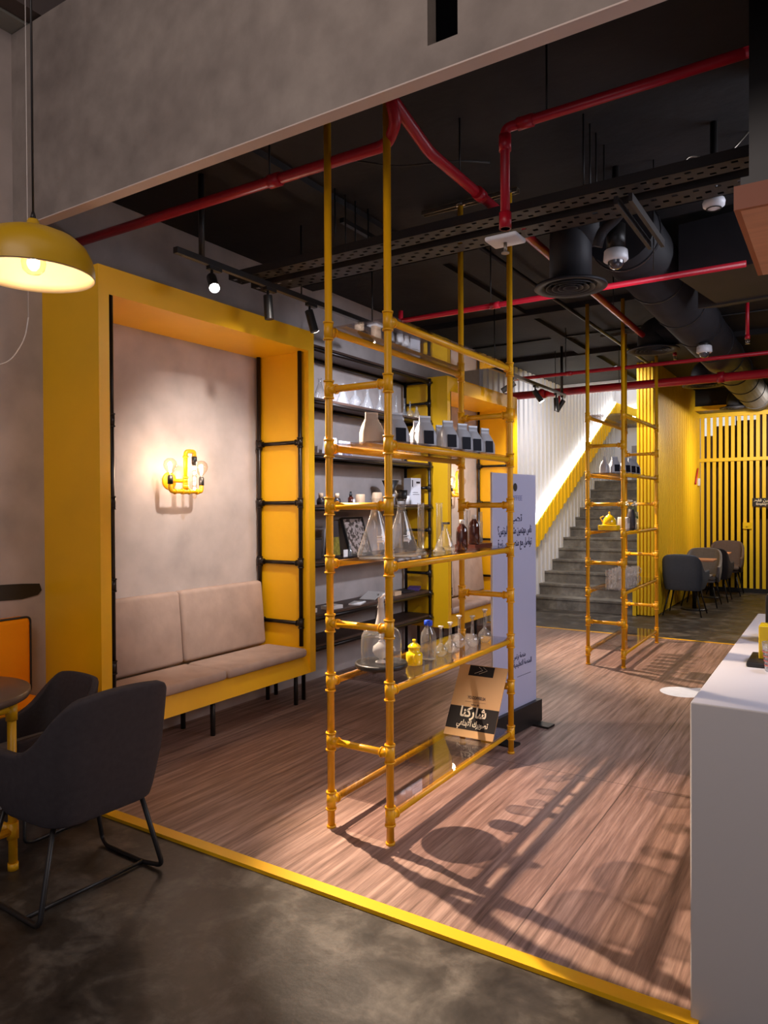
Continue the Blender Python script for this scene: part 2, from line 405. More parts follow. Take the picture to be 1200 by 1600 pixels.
# stairwell shaft above the ceiling
struct('wall_stairwell', box(B(), XW-0.2, XW, 11.62, 15.2, 5.2, 6.4), M_whitewall)
struct('ceiling_stairwell', box(B(), XW-0.2, -1.9, 11.6, 15.2, 6.4, 6.5), M_whitewall)
struct('ceiling', prism(B(), [(XW, YF+0.06, ZC), (3.0, YF+0.06, ZC), (3.0, 14.6, ZC), (-2.2, 14.6, ZC), (-2.2, 11.62, ZC), (XW, 11.62, ZC)], (0, 0, 0.12)), M_ceil, 'black painted ceiling')
struct('ceiling_front', box(B(), -4.2, 3.2, -3.2, 2.4, 5.2, 5.3), M_ceil)
struct('trim_3', box(B(), XW, -2.2, 11.60, 11.66, 3.47, 6.3), M_whitewall)
# plaster fascia over the opening, with its slot
b = B()
for x0, x1, z0, z1 in ((XW, -1.282, 3.128, 4.222), (-1.159, 3.0, 3.128, 4.222), (-1.282, -1.159, 3.128, 3.229), (-1.282, -1.159, 3.75, 4.222)):
    box(b, x0, x1, YF, YF+0.065, z0, z1)
bmesh.ops.remove_doubles(b, verts=b.verts[:], dist=1e-5)
struct('wall_fascia', b, M_fascia, 'deep trowelled plaster band over the opening')
struct('trim_4', box(B(), -1.32, -1.12, YF+0.066, YF+0.09, 3.20, 3.78), mat('slot_shade_black', srgb(6, 6, 7), 0.95, spec=0.0))  # black sheet, paints in the darkness of the deep slot
struct('trim_12', box(B(), XW, 3.0, YF, YF+0.065, 3.122, 3.128), mat('soffit_bounce_tone', srgb(214, 196, 186), 0.8))  # paler underside, floor bounce light put into the colour
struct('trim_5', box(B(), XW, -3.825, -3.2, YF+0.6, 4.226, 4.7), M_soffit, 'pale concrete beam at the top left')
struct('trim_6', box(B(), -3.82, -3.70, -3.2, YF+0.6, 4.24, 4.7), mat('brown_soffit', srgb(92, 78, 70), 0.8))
# upper black painted band of the left wall near the front is only unlit plaster; ceiling slab joists
b = B()
for y in (4.9, 6.9, 9.1): box(b, XW, 2.9, y, y+0.16, ZC-0.06, ZC+0.001)
box(b, -2.85, -2.70, 2.4, 11.6, ZC-0.04, ZC+0.001)
struct('trim_7', b, M_ceil)

# white slatted lining of the stair wall
b = B(); y = 8.57
while y < 14.98:
    box(b, XW-0.001, XW+0.035, y, y+0.10, 0.0, ZC if y < 11.6 else 6.2); y += 0.18
box(b, XW-0.001, XW+0.006, 8.53, 15.0, 0.0, 3.505)
box(b, XW-0.001, XW+0.006, 11.66, 15.0, 3.505, 6.35)
struct('wall_slats', b, M_whitewall, 'white vertical slats lining the stair wall')
# grey lower panel on the landing wall
struct('trim_8', box(B(), -3.6, -2.42, 14.97, 15.01, 1.98, 2.72), mat('grey_panel', srgb(150, 142, 142), 0.7))

# stairs (concrete)
b = B(); pts = [(XW, 10.31, -0.01)]
z = 0
poly = []
for k in range(1, 13):
    yk = 10.31+0.297*(k-1)
    poly += [(XW, yk, 0.165*(k-1)), (XW, yk, 0.165*k)]
poly[0] = (XW, 10.31, -0.011)
poly += [(XW, 15.0, 1.98), (XW, 15.0, -0.011)]
prism(b, poly, (1.55, 0, 0))
for k in range(1, 13):
    yk = 10.31+0.297*(k-1)
    box(b, XW, XW+1.55, yk-0.018, yk+0.02, 0.165*k-0.028, 0.165*k+0.003)
struct('stairs', b, M_stair, 'scuffed concrete stairs going up behind the far rack')

# cove handrail with LED strip
cove = thing('lit_handrail', 'slanted yellow slatted handrail cove glowing white along the stair wall', 'handrail', (XW+0.1, 10.2, 1.2))
def rail_z(y): return 1.354+(y-10.472)*(3.60-1.354)/(14.83-10.472)
ya, yb = 9.95, 14.83
b = B()
y = ya
while y < yb-0.05:
    y1 = min(y+0.09, yb)
    prism(b, [(XW+0.10, y, rail_z(y)-0.36), (XW+0.10, y1, rail_z(y1)-0.36), (XW+0.10, y1, rail_z(y1)), (XW+0.10, y, rail_z(y))], (0.025, 0, 0)); y += 0.18
prism(b, [(XW+0.04, ya, rail_z(ya)-0.36), (XW+0.04, yb, rail_z(yb)-0.36), (XW+0.04, yb, rail_z(yb)-0.01), (XW+0.04, ya, rail_z(ya)-0.01)], (0.065, 0, 0))
obj('yellow_panel', b, M_yelslat, cove)
b = B(); prism(b, [(XW+0.10, yb, 3.24), (XW+0.45, 14.90, 3.12), (XW+0.45, 14.90, 3.46), (XW+0.10, yb, 3.60)], (0, 0.05, 0))
box(b, XW+0.45, -2.42, 14.90, 14.95, 3.12, 3.46)
obj('end_panel', b, M_yelslat, cove)
b = B(); prism(b, [(XW+0.045, ya, rail_z(ya)-0.01), (XW+0.095, ya, rail_z(ya)-0.01), (XW+0.095, ya, rail_z(ya)+0.012), (XW+0.045, ya, rail_z(ya)+0.012)], (0, yb-ya, rail_z(yb)-rail_z(ya)))
obj('led_strip', b, M_led, cove)
b = B(); box(b, XW+0.30, -2.42, 14.955, 14.985, 3.455, 3.475); obj('led_strip', b, M_led, cove)
# light that the strip throws up the wall
for yy in (10.4, 11.6, 12.8, 14.0):
    o = area((XW+0.075, yy, rail_z(yy)+0.02), (XW+0.05, yy-0.25, rail_z(yy)+1.0), 2.0, 0.04, 1.3, (1, 0.98, 0.97))
    d = Vector((0, 1, (3.60-1.354)/(14.83-10.472))).normalized(); nrm = Vector((-0.35, -d.z, d.y)).normalized()
    zax = -nrm; yax = (d-zax*d.dot(zax)).normalized(); xax = yax.cross(zax)
    mm = Matrix((xax, yax, zax)).transposed().to_4x4(); mm.translation = o.location; o.matrix_world = mm

# yellow fluted partition beside the stairs
b = B()
box(b, -2.42, -2.215, 10.375, 14.0, -0.011, ZC)
y = 10.37
while y < 13.95:
    box(b, -2.216, -2.165, y, y+0.048, 0.0, ZC-0.001); y += 0.085
x = -2.415
while x < -2.2:
    box(b, x, x+0.028, 10.335, 10.376, 0.0, ZC-0.001); x += 0.047
box(b, -2.47, -2.42, 10.30, 10.42, -0.011, 0.36)
struct('wall_partition', b, M_yelslat, 'yellow fluted partition beside the stairs')

# slatted screen with doors at the far end
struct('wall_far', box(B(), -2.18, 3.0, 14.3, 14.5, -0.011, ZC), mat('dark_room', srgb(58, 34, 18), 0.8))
scr = thing('slatted_screen', 'tall yellow slatted timber screen with doors closing the far end', 'screen', (-0.6, 14.0, 0))
b = B(); box(b, -2.17, 1.4, 13.96, 14.04, 2.29, 2.35); box(b, -2.17, 1.4, 13.96, 14.04, 3.08, 3.15)
obj('cross_rail', b, M_yelslat, scr)
b = B(); x = -2.155
while x < 1.3:
    box(b, x, x+0.055, 13.985, 14.015, 0.06, 2.30); box(b, x+0.004, x+0.062, 13.985, 14.015, 2.34, 3.09); x += 0.0985
obj('slat', b, M_yelslat, scr)
b = B(); box(b, -1.47, -1.33, 13.955, 13.985, 1.10, 1.21); cone(b, (-1.40, 13.96, 1.155), (-1.40, 13.93, 1.155), 0.016)
obj('door_handle', b, M_yelglaze, scr)
struct('trim_9', box(B(), -2.17, 3.0, 13.5, 14.3, 3.15, 3.505), M_black, 'dark bulkhead over the screen')
struct('trim_10', box(B(), -2.17, 3.0, 13.40, 13.5, 3.15, 3.22), M_yelslat)
struct('baseboard_back', box(B(), -2.17, 3.0, 13.97, 14.03, -0.011, 0.06), M_black)
sg = thing('door_sign', 'small black employees only sign on the slatted screen', 'sign', (-1.13, 13.93, 1.6))
obj('plate', box(B(), -1.32, -0.86, 13.955, 13.98, 1.49, 1.635), M_black, sg)
MWf = lambda x, y, z: Matrix.Translation((x, y, z)) @ Matrix.Rotation(PI/2, 4, 'X')
text('lettering', shape('للموظفين فقط'), 0.07, M_signtext, MWf(-1.09, 13.953, 1.575), sg, 0.002)
text('lettering', 'Employees only', 0.055, M_signtext, MWf(-1.09, 13.953, 1.515), sg, 0.0015)
# glowing windows high behind the screen
for i, (x0, x1, z0) in enumerate(((-2.16, -1.98, 2.78), (-1.96, -1.62, 2.95), (-1.60, -1.28, 3.03))):
    tag(obj('window_%d' % (i+1), box(B(), x0, x1, 14.27, 14.299, z0, 3.12), emis('lit_window', (1, 0.97, 0.93, 1), 0.8)), None, None, None, 'structure')
b = B(); tube(b, [(-2.14, 13.6, 2.16), (-2.14, 13.35, 1.88)], 0.014, 6)
tag(obj('pull_lever', b, M_red), 'thin red lever leaning on the yellow wall near the screen', 'lever')
tag(obj('wall_box', softbox(B(), -2.165, -2.13, 13.72, 13.80, 1.86, 1.99, 0.006), M_white), 'small white box on the yellow wall below the red lever', 'box')

# ------------------------------------------------------------------ ceiling services
def pipe(name, pts, r, label, m=M_red, cat='pipe', flanges=(), group=None, rr=0.06):
    t = thing(name, label, cat, tuple(pts[0]), 0, group)
    obj('run', tube(B(), rounded(pts, rr), r, 12), m, t)
    for p, q in flanges:
        p = Vector(p); q = Vector(q); d = (q-p).normalized()
        obj('coupling', cone(B(), p, p+d*0.07, r*1.25, seg=14), m, t)
    return t
def hanger(parent, x, y, z, m=M_black):
    b = B(); cone(b, (x, y, z), (x, y, ZC), 0.005, seg=6); obj('hanger', b, m, parent)
p1 = pipe('sprinkler_pipe', [(-3.95, 2.72, 3.17), (-1.76, 2.80, 3.20), (-1.66, 2.72, 3.24), (-1.66, 2.66, 3.33), (-1.65, 3.0, 3.22), (-1.65, 7.3, 3.20)], 0.027,
          'thick red pipe running out from the left wall and turning back over the near rack', flanges=(((-2.45, 2.775, 3.19), (-1.7, 2.80, 3.2)), ((-1.64, 3.5, 3.21), (-1.64, 4, 3.21))), rr=0.05)
hanger(p1, -2.45, 2.775, 3.2); hanger(p1, -1.64, 3.3, 3.2); hanger(p1, -1.64, 6.2, 3.2)
p2 = pipe('sprinkler_pipe', [(-0.22, 2.95, 3.20), (-1.25, 2.96, 3.20), (-1.25, 2.96, 2.76)], 0.0215, 'red pipe from the right bending straight down in front of the near rack',
          flanges=(((-1.25, 2.96, 3.17), (-1.25, 2.96, 3.0)), ((-1.25, 2.96, 2.83), (-1.25, 2.96, 2.7)), ((-1.19, 2.96, 3.2), (-1.1, 2.96, 3.2))), rr=0.03)
hanger(p2, -1.06, 2.96, 3.2)
p3 = pipe('sprinkler_pipe', [(-2.98, 4.93, 3.10), (-2.98, 4.93, 3.02), (-2.94, 4.93, 3.02), (-0.50, 4.93, 3.02)], 0.020, 'thin red pipe crossing beyond the first round air vent', flanges=(((-2.2, 4.93, 3.02), (-2, 4.93, 3.02)),), rr=0.02)
hanger(p3, -2.2, 4.93, 3.02)
p4 = pipe('sprinkler_pipe', [(-3.25, 7.85, 2.80), (-3.25, 7.85, 3.0), (-3.15, 7.85, 3.0), (2.9, 7.85, 3.0)], 0.020, 'slim red pipe crossing above the far rack', flanges=(((-2.6, 7.85, 3.0), (-2, 7.85, 3.0)),), rr=0.03)
hanger(p4, -2.6, 7.85, 3.0)
p5 = pipe('sprinkler_pipe', [(-3.93, 8.95, 2.98), (2.9, 8.95, 2.97)], 0.050, 'thick red main pipe crossing behind the far rack', flanges=(((-3.3, 8.95, 2.98), (-3, 8.95, 2.98)), ((-1.2, 8.95, 2.98), (-1, 8.95, 2.98))))
hanger(p5, -3.1, 8.95, 3.0); hanger(p5, -2.3, 8.95, 3.0)
def sprinkler(x, y, zt, zb, label):
    t = thing('sprinkler', label, 'sprinkler', (x, y, zt))
    obj('drop', cone(B(), (x, y, zt), (x, y, zb+0.05), 0.016, seg=10), M_red, t)
    obj('collar', cone(B(), (x, y, zb+0.075), (x, y, zb+0.04), 0.022, seg=10), M_red, t)
    b = B(); cone(b, (x, y, zb+0.04), (x, y, zb), 0.007, seg=6); cone(b, (x, y, zb), (x, y, zb-0.004), 0.02, seg=12)
    tube(b, [(x-0.012, y, zb+0.04), (x-0.016, y, zb+0.02), (x-0.004, y, zb)], 0.003, 6); tube(b, [(x+0.012, y, zb+0.04), (x+0.016, y, zb+0.02), (x+0.004, y, zb)], 0.003, 6)
    obj('head', b, M_steel, t)
sprinkler(-3.05, 8.95, 2.95, 2.75, 'red sprinkler drop left of the far rack under the thick pipe')
sprinkler(-0.72, 7.2, ZC, 2.98, 'red sprinkler drop at the right by the black ductwork')
sprinkler(-1.62, 8.75, ZC, 3.2, 'short red sprinkler stub above the far rack')
# white access point plate at the foot of the red drop
t = thing('sprinkler_plate', 'white lozenge plate with sprinkler head under the red drop pipe', 'plate', (-1.25, 2.96, 2.72))
b = B(); softbox(b, -1.325, -1.175, 2.90, 3.02, 2.700, 2.722, 0.010); obj('plate', b, M_white, t)
b = B(); cone(b, (-1.25, 2.96, 2.70), (-1.25, 2.96, 2.655), 0.008, seg=8); cone(b, (-1.25, 2.96, 2.657), (-1.25, 2.96, 2.652), 0.018, seg=12); obj('head', b, M_steel, t)

def tray(x0, x1, y, z, w, label):
    t = thing('cable_tray', label, 'cable tray', (x0, y, z), 0, 'black perforated cable trays')
    b = B(); box(b, x0, x1, y-w/2, y-w/2+0.004, z, z+0.05); box(b, x0, x1, y+w/2-0.004, y+w/2, z, z+0.05); obj('side_flange', b, M_tray, t)
    b = B(); n = int((x1-x0)/0.05); q = w/7
    ys = [y-w/2+q*k for k in range(8)]
    for i in range(n):
        xa = x0+i*0.05
        for j in range(7):
            hole = (j in (1, 5) and i % 2 == 0) or (j == 3 and i % 2 == 1)
            x1_ = xa+0.022 if hole else xa+0.05
            b.faces.new([b.verts.new(p) for p in ((xa, ys[j], z), (x1_, ys[j], z), (x1_, ys[j+1], z), (xa, ys[j+1], z))])
    obj('perforated_base', b, M_tray, t)
    for xx in (x0+0.9, x1-0.8):
        for yy in (y-w/2+0.01, y+w/2-0.01): hanger(t, xx, yy, z)
    return t
tray(-3.55, -0.30, 3.66, 3.10, 0.13, 'black perforated cable tray crossing the ceiling, nearer one')
tray(-3.55, -0.30, 3.90, 3.10, 0.17, 'black perforated cable tray crossing the ceiling, farther one behind the other')
b = B()
for k in range(5):
    pts = [Vector((-3.2+i*0.3, 3.62+0.018*k+0.004*math.sin(i*1.7+k), 3.125+0.012*math.sin(i+k*2))) for i in range(10)]
    tube(b, pts, 0.009, 6)
tag(obj('cable_bundle', b, M_black), 'black cables lying in the nearer ceiling tray', 'cables')
t = thing('cable_tray', 'short perforated tray running back towards the right above the smoke detector', 'cable tray', (-0.5, 3.5, 3.2))
b = B(); box(b, -0.49, -0.32, 4.0, 4.9, 3.20, 3.204); obj('base', b, mat('blue_grey_tray', srgb(70, 72, 84), 0.5), t)
b = B(); box(b, -0.49, -0.486, 4.0, 4.9, 3.204, 3.24); box(b, -0.324, -0.32, 4.0, 4.9, 3.204, 3.24); obj('side_flange', b, M_tray, t)
# strut rail holding the rack tops
for y, lab in ((4.18, 'galvanised strut rail fixed over the tops of the near rack'), (8.34, 'galvanised strut rail fixed over the tops of the far rack')):
    t = thing('strut_rail', lab, 'bracket', (-1.9, y, 3.49))
    b = B(); box(b, -2.35, -1.68, y-0.02, y+0.02, 3.488, 3.492); box(b, -2.35, -1.68, y-0.02, y-0.017, 3.465, 3.49); box(b, -2.35, -1.68, y+0.017, y+0.02, 3.465, 3.49)
    obj('rail', b, M_steel, t)
    for x in (-2.073, -1.738): obj('clamp', cone(B(), (x, y, 3.47), (x, y, 3.49), 0.03, seg=14), M_steel, t)
t = thing('strut_rail', 'pair of short dark strut rails hanging below the trays at the right', 'bracket', (-1.0, 4.2, 3.1))
for dx in (0, 0.07):
    obj('rail', box(B(), -0.95+dx, -0.93+dx, 3.6, 4.35, 3.02, 3.06), M_tray, t)
obj('hanger', cone(B(), (-0.91, 4.3, 2.88), (-0.91, 4.3, ZC), 0.004, seg=6), M_black, t)

# main duct with branches to round vents
duct = thing('air_duct', 'big black round air duct running back under the ceiling', 'duct', (-1.2, 9.0, 3.2))
DX, DZ, DR = -1.18, 3.27, 0.215
obj('body', tube(B(), [(DX, 4.6, DZ), (DX, 13.3, DZ)], DR, 32), M_duct, duct)
for y in [4.75+0.9*i for i in range(10)]:
    obj('seam', tube(B(), [(DX, y-0.012, DZ), (DX, y+0.012, DZ)], DR+0.008, 32), M_duct, duct)
def vent(x, y, z, label, neckr=0.150, fr=0.255):
    t = thing('round_air_vent', label, 'air vent', (x, y, z), 0, 'round ceiling air vents')
    pts = rounded([(DX-0.1, y+0.05, DZ+0.02), (x, y, DZ+0.02), (x, y, z+0.03)], 0.28, 8)
    obj('neck', tube(B(), pts, neckr, 28), M_duct, t)
    b = B(); lathe(b, [(neckr, 0.03), (neckr+0.02, 0.02), (fr-0.005, 0.012), (fr, 0.0), (fr-0.005, -0.006), (fr*0.73, 0.004), (fr*0.70, 0.02)], (x, y, z), 40); obj('flange', b, M_duct, t)
    for r in (fr*0.65, fr*0.49, fr*0.33, fr*0.18):
        b = B(); lathe(b, [(r-0.022, 0.022), (r+0.002, -0.006), (r+0.006, -0.006), (r-0.016, 0.024)], (x, y, z), 32); obj('ring', b, M_duct, t)
    b = B(); cone(b, (x, y, z+0.03), (x, y, z+0.035), fr*0.67, seg=24); obj('back_plate', b, M_ceil, t)
vent(-1.445, 4.46, 2.914, 'nearest and largest looking of the round black air vents', 0.13, 0.225)
vent(-1.62, 7.62, 3.10, 'round black air vent just over the far rack')
vent(-1.55, 10.25, 3.10, 'round black air vent in front of the yellow partition')
vent(-1.46, 13.0, 3.10, 'farthest round black air vent by the slatted screen')
t = thing('rectangular_duct', 'black rectangular duct box at the right beside the round duct', 'duct', (-0.6, 5.4, 3.0))
b = B(); prism(b, [(-0.93, 5.15, 3.06), (-0.80, 6.0, 3.06), (-0.2, 5.9, 3.06), (-0.2, 5.05, 3.06)], (0, 0, 0.36)); obj('body', b, M_duct, t)
b = B(); prism(b, [(-0.94, 5.98, 3.05), (-0.80, 6.04, 3.05), (-0.15, 5.94, 3.05), (-0.15, 5.90, 3.05)], (0, 0, 0.38)); obj('flange', b, M_tray, t)
# flexible hose seen above the first vent
b = B(); tube(b, rounded([(-1.00, 4.04, 3.22), (-1.06, 4.15, 3.18), (-1.17, 4.18, 3.12), (-1.20, 4.19, 3.04)], 0.1), 0.03, 10)
tag(obj('black_hose', b, M_duct), 'black flexible hose dropping to the nearer dome camera', 'hose')
def dome_cam(x, y, z, label, short=False):
    t = thing('dome_camera', label, 'security camera', (x, y, z))
    b = B(); lathe(b, [(0, 0.06), (0.058, 0.06), (0.066, 0.052), (0.070, 0.0), (0.062, -0.008), (0, -0.008)], (x, y, z), 28); obj('housing', b, M_white, t)
    b = B(); lathe(b, [(0.046, -0.006), (0.044, -0.025), (0.034, -0.042), (0.018, -0.052), (0, -0.054)], (x, y, z), 24); obj('dome', b, mat('smoked_dome', srgb(60, 58, 66), 0.05, spec=0.8, coat=1), t)
    b = B(); cone(b, (x, y, z+0.06), (x, y, z+(0.085 if short else 0.20)), 0.055, seg=18); obj('mount', b, M_black, t)
    if not short: obj('drop_rod', cone(B(), (x, y, z+0.18), (x, y, ZC), 0.02, seg=10), M_black, t)
dome_cam(-1.115, 4.27, 2.97, 'nearer white dome camera hanging under the round duct')
dome_cam(-1.10, 7.35, 2.975, 'farther white dome camera under the duct above the thin red pipe', True)
t = thing('smoke_detector', 'round white smoke detector at the upper right of the black ceiling', 'smoke detector', (-0.56, 4.05, 3.1))
b = B(); lathe(b, [(0, 0.035), (0.05, 0.035), (0.055, 0.02), (0.052, 0.0), (0.03, -0.012), (0, -0.014)], (-0.56, 4.05, 3.08), 28); obj('body', b, M_white, t)
b = B(); lathe(b, [(0.03, -0.0125), (0.034, -0.014), (0.038, -0.010)], (-0.56, 4.05, 3.078), 24); obj('ring', b, M_tray, t)
obj('drop_rod', cone(B(), (-0.56, 4.05, 3.11), (-0.56, 4.05, ZC), 0.018, seg=10), M_black, t)
# loose cables on the ceiling
b = B(); tube(b, rounded([(-2.35, 3.3, 3.49), (-2.1, 3.45, 3.44), (-1.8, 3.6, 3.46), (-1.7, 3.8, 3.5)], 0.1), 0.005, 6); tag(obj('loose_cable', b, M_tray), 'thin grey cable looping on the black ceiling left of the near rack', 'cable')
b = B(); tube(b, rounded([(-0.75, 4.1, 3.3), (-0.7, 4.15, 3.42), (-0.62, 4.2, 3.40), (-0.5, 4.2, 3.40), (-0.42, 4.25, 3.508)], 0.05), 0.005, 6); tag(obj('loose_cable', b, M_steel), 'bright loose wire curling near the ceiling at the upper right', 'cable')
b = B(); tube(b, [(-3.9, 8.2, 3.497), (-2.2, 8.2, 3.497), (2.5, 8.2, 3.497)], 0.011, 8); tag(obj('conduit', b, M_black), 'black conduit crossing the ceiling behind the far rack tops', 'conduit')
b = B(); tube(b, [(-2.25, 4.4, 3.44), (-2.2, 11.2, 3.44)], 0.018, 8); tag(obj('conduit', b, M_black), 'long black conduit running back along the ceiling above the racks', 'conduit')

# track lights
def track(y0, y1, x, z, label, rods):
    t = thing('light_track', label, 'light track', (x, y0, z))
    b = B(); box(b, x-0.018, x+0.018, y0, y1, z, z+0.035); obj('rail', b, M_black, t)
    b = B(); box(b, x-0.008, x-0.004, y0+0.05, y1-0.03, z-0.001, z+0.002); box(b, x+0.004, x+0.008, y0+0.05, y1-0.03, z-0.001, z+0.002); obj('contact_strip', b, M_steel, t)
    for y, r in rods: obj('hanging_rod', cone(B(), (x, y, z+0.03), (x, y, ZC), r, seg=8), M_black, t)
track(2.82, 5.30, -3.2, 2.99, 'black light track hanging along the first booth with four spotlights', ((3.02, 0.018), (3.95, 0.006), (4.85, 0.006)))
track(6.5, 8.86, -2.95, 2.90, 'black light track hanging before the white slatted wall', ((6.7, 0.006), (8.75, 0.018)))
b = B(); box(b, -2.72, -2.69, 3.75, 4.6, 3.36, 3.39); tag(obj('conduit', b, M_black), 'short black rail fixed high under the ceiling left of the near rack', 'conduit')
def tracklamp(y, d, label, lit=False, x=-3.2, z=2.99):
    t = thing('track_spotlight', label, 'spotlight', (x, y, z), 0, 'track spotlights')
    b = B(); box(b, x-0.016, x+0.016, y-0.05, y+0.05, z-0.022, z); obj('adapter', b, M_black, t)
    b = B(); cone(b, (x, y-0.02, z-0.02), (x, y-0.02, z-0.075), 0.009, seg=8); obj('stem', b, M_black, t)
    d = Vector(d).normalized(); p = Vector((x, y-0.02, z-0.075))-d*0.02
    q = p+d*0.155
    b = B(); cone(b, p, q, 0.030, seg=22, caps=False); cone(b, p, p-d*0.002, 0.030, 0.028, seg=22); obj('barrel', b, M_black, t)
    b = B(); cone(b, q-d*0.006, q-d*0.002, 0.0285, seg=22); obj('lens', b, M_spot if lit else M_darkcard, t)
tracklamp(3.12, (0.62, -0.45, -0.62), 'first spotlight on the near track, lit and glaring at the camera', True)
tracklamp(3.62, (0.05, 0.03, -1), 'second spotlight on the near track, pointing straight down')
tracklamp(4.06, (0.25, 0.12, -1), 'third spotlight on the near track, tilted slightly right')
tracklamp(4.72, (0.45, 0.15, -0.55), 'fourth spotlight on the near track, lit, seen below the glass shelf', True)
tracklamp(7.20, (-0.75, -0.35, -0.5), 'leftmost spotlight of the far track, tilted to the left', x=-2.95, z=2.90)
tracklamp(7.85, (0.45, 0.1, -0.7), 'lit spotlight of the far track', True, -2.95, 2.90)
tracklamp(8.56, (0.04, 0, -1), 'far track spotlight pointing straight down', x=-2.95, z=2.90)
tracklamp(8.80, (-0.5, -0.3, -0.9), 'last spotlight of the far track, tilted left across its neighbour', x=-2.95, z=2.90)

# wooden bulkhead above the counter
struct('trim_11', box(B(), -0.285, 3.0, 2.90, 3.72, 2.72, ZC), M_black, 'black casing over the counter')
t = thing('wood_canopy', 'wood faced canopy hanging over the counter at the right edge', 'canopy', (1.0, 3.3, 2.6))
obj('soffit_panel', box(B(), -0.31, 2.9, 2.88, 3.74, 2.600, 2.62), M_bulkwood, t)
b = B(); box(b, -0.31, 2.9, 2.86, 2.88, 2.600, 2.685); box(b, -0.33, -0.31, 2.86, 3.74, 2.600, 2.685)
obj('edge_band', b, M_bulkedge, t)
obj('top_panel', box(B(), -0.31, 2.9, 2.88, 3.74, 2.685, 2.72), M_black, t)

# ------------------------------------------------------------------ booths
def booth(y0, y1, nm, lab, hollow_z=2.733):
    X0, X1, ZT, T = XW, -3.446, 2.885, 0.068
    t = thing('booth_frame', lab, 'booth seat', ((X0+X1)/2, (y0+y1)/2, 0), 0, 'yellow booth frames')
    obj('side_panel', box(B(), X0, X1, y0, y0+T, 0.264, ZT), M_yel, t)
    obj('side_panel', box(B(), X0, X1, y1-T, y1, 0.264, ZT), M_yel, t)
    obj('top_panel', box(B(), X0, X1, y0+T, y1-T, hollow_z, ZT), M_yel, t)
    b = B(); prism(b, [(X0, y0+T, 0.264), (X1, y0+T, 0.264), (X1-0.035, y0+T, 0.395), (X0, y0+T, 0.395)], (0, y1-y0-2*T, 0)); obj('seat_base', b, M_yel, t)
    for x in (-3.58, -3.87):
        for y in (y0+0.12, (y0+y1)/2, y1-0.08): obj('leg', cone(B(), (x, y, 0.264), (x, y, 0), 0.017, seg=10), M_black, t)
    ym = (y0+y1)/2
    a0, a1 = y0+T+0.045, y1-T-0.047
    for k, (ya, yb) in enumerate(((a0, ym-0.003), (ym+0.003, a1))):
        side = ('left', 'right')[k]
        o = tag(obj('seat_cushion', softbox(B(), X0+0.13, X1+0.018, ya+(0.0 if k == 0 else 0), yb+(0.04 if k == 1 else 0)*0, 0.396, 0.462, 0.028, 4), M_fabric), 'greyish beige velvet seat cushion on the %s half of the %s booth' % (side, nm), 'cushion', 'booth seat cushions')
        b = B(); softbox(b, -0.055, 0.055, ya, yb, 0.0, 0.50, 0.03, 4)
        mx = Matrix.Translation((X0+0.075, 0, 0.455)) @ Matrix.Rotation(R(-5), 4, 'Y')
        for v in b.verts: v.co = mx @ v.co
        o = tag(obj('back_cushion', b, M_fabric), 'greyish beige velvet back cushion on the %s half of the %s booth' % (side, nm), 'cushion', 'booth back cushions')
    # black pipe ladders on both inner sides
    for k, (yy, sd) in enumerate(((y0+T+0.022, 'left'), (y1-T-0.022, 'right'))):
        FX = -3.468 if sd == 'left' else -3.515
        l = thing('pipe_ladder', 'black pipe ladder on the %s inner side of the %s booth' % (sd, nm), 'ladder', (-3.72, yy, 0.46), 0, 'black pipe ladders in the booths')
        for x in (FX, -3.935):
            obj('pole', cone(B(), (x, yy, 0.465), (x, yy, hollow_z), 0.0165, seg=14), M_blackpipe, l)
        for z in (2.035, 1.57, 1.105, 0.64):
            obj('rung', cone(B(), (-3.935, yy, z), (FX, yy, z), 0.0150, seg=12), M_blackpipe, l)
            for x, s in ((FX, -1), (-3.935, 1)):
                b = B(); cone(b, (x, yy, z-0.038), (x, yy, z+0.038), 0.0215, seg=14); cone(b, (x, yy, z), (x+s*0.042, yy, z), 0.0205, seg=14)
                cone(b, (x, yy, z+0.030), (x, yy, z+0.038), 0.0245, seg=14); cone(b, (x, yy, z-0.038), (x, yy, z-0.030), 0.0245, seg=14); cone(b, (x+s*0.036, yy, z), (x+s*0.044, yy, z), 0.0235, seg=14)
                obj('fitting', b, M_blackpipe, l)
booth(2.492, 4.40, 'near', 'tall yellow booth frame with bench, the near one at the left')
booth(6.625, 8.515, 'far', 'tall yellow booth frame with bench, the farther one behind the near rack')

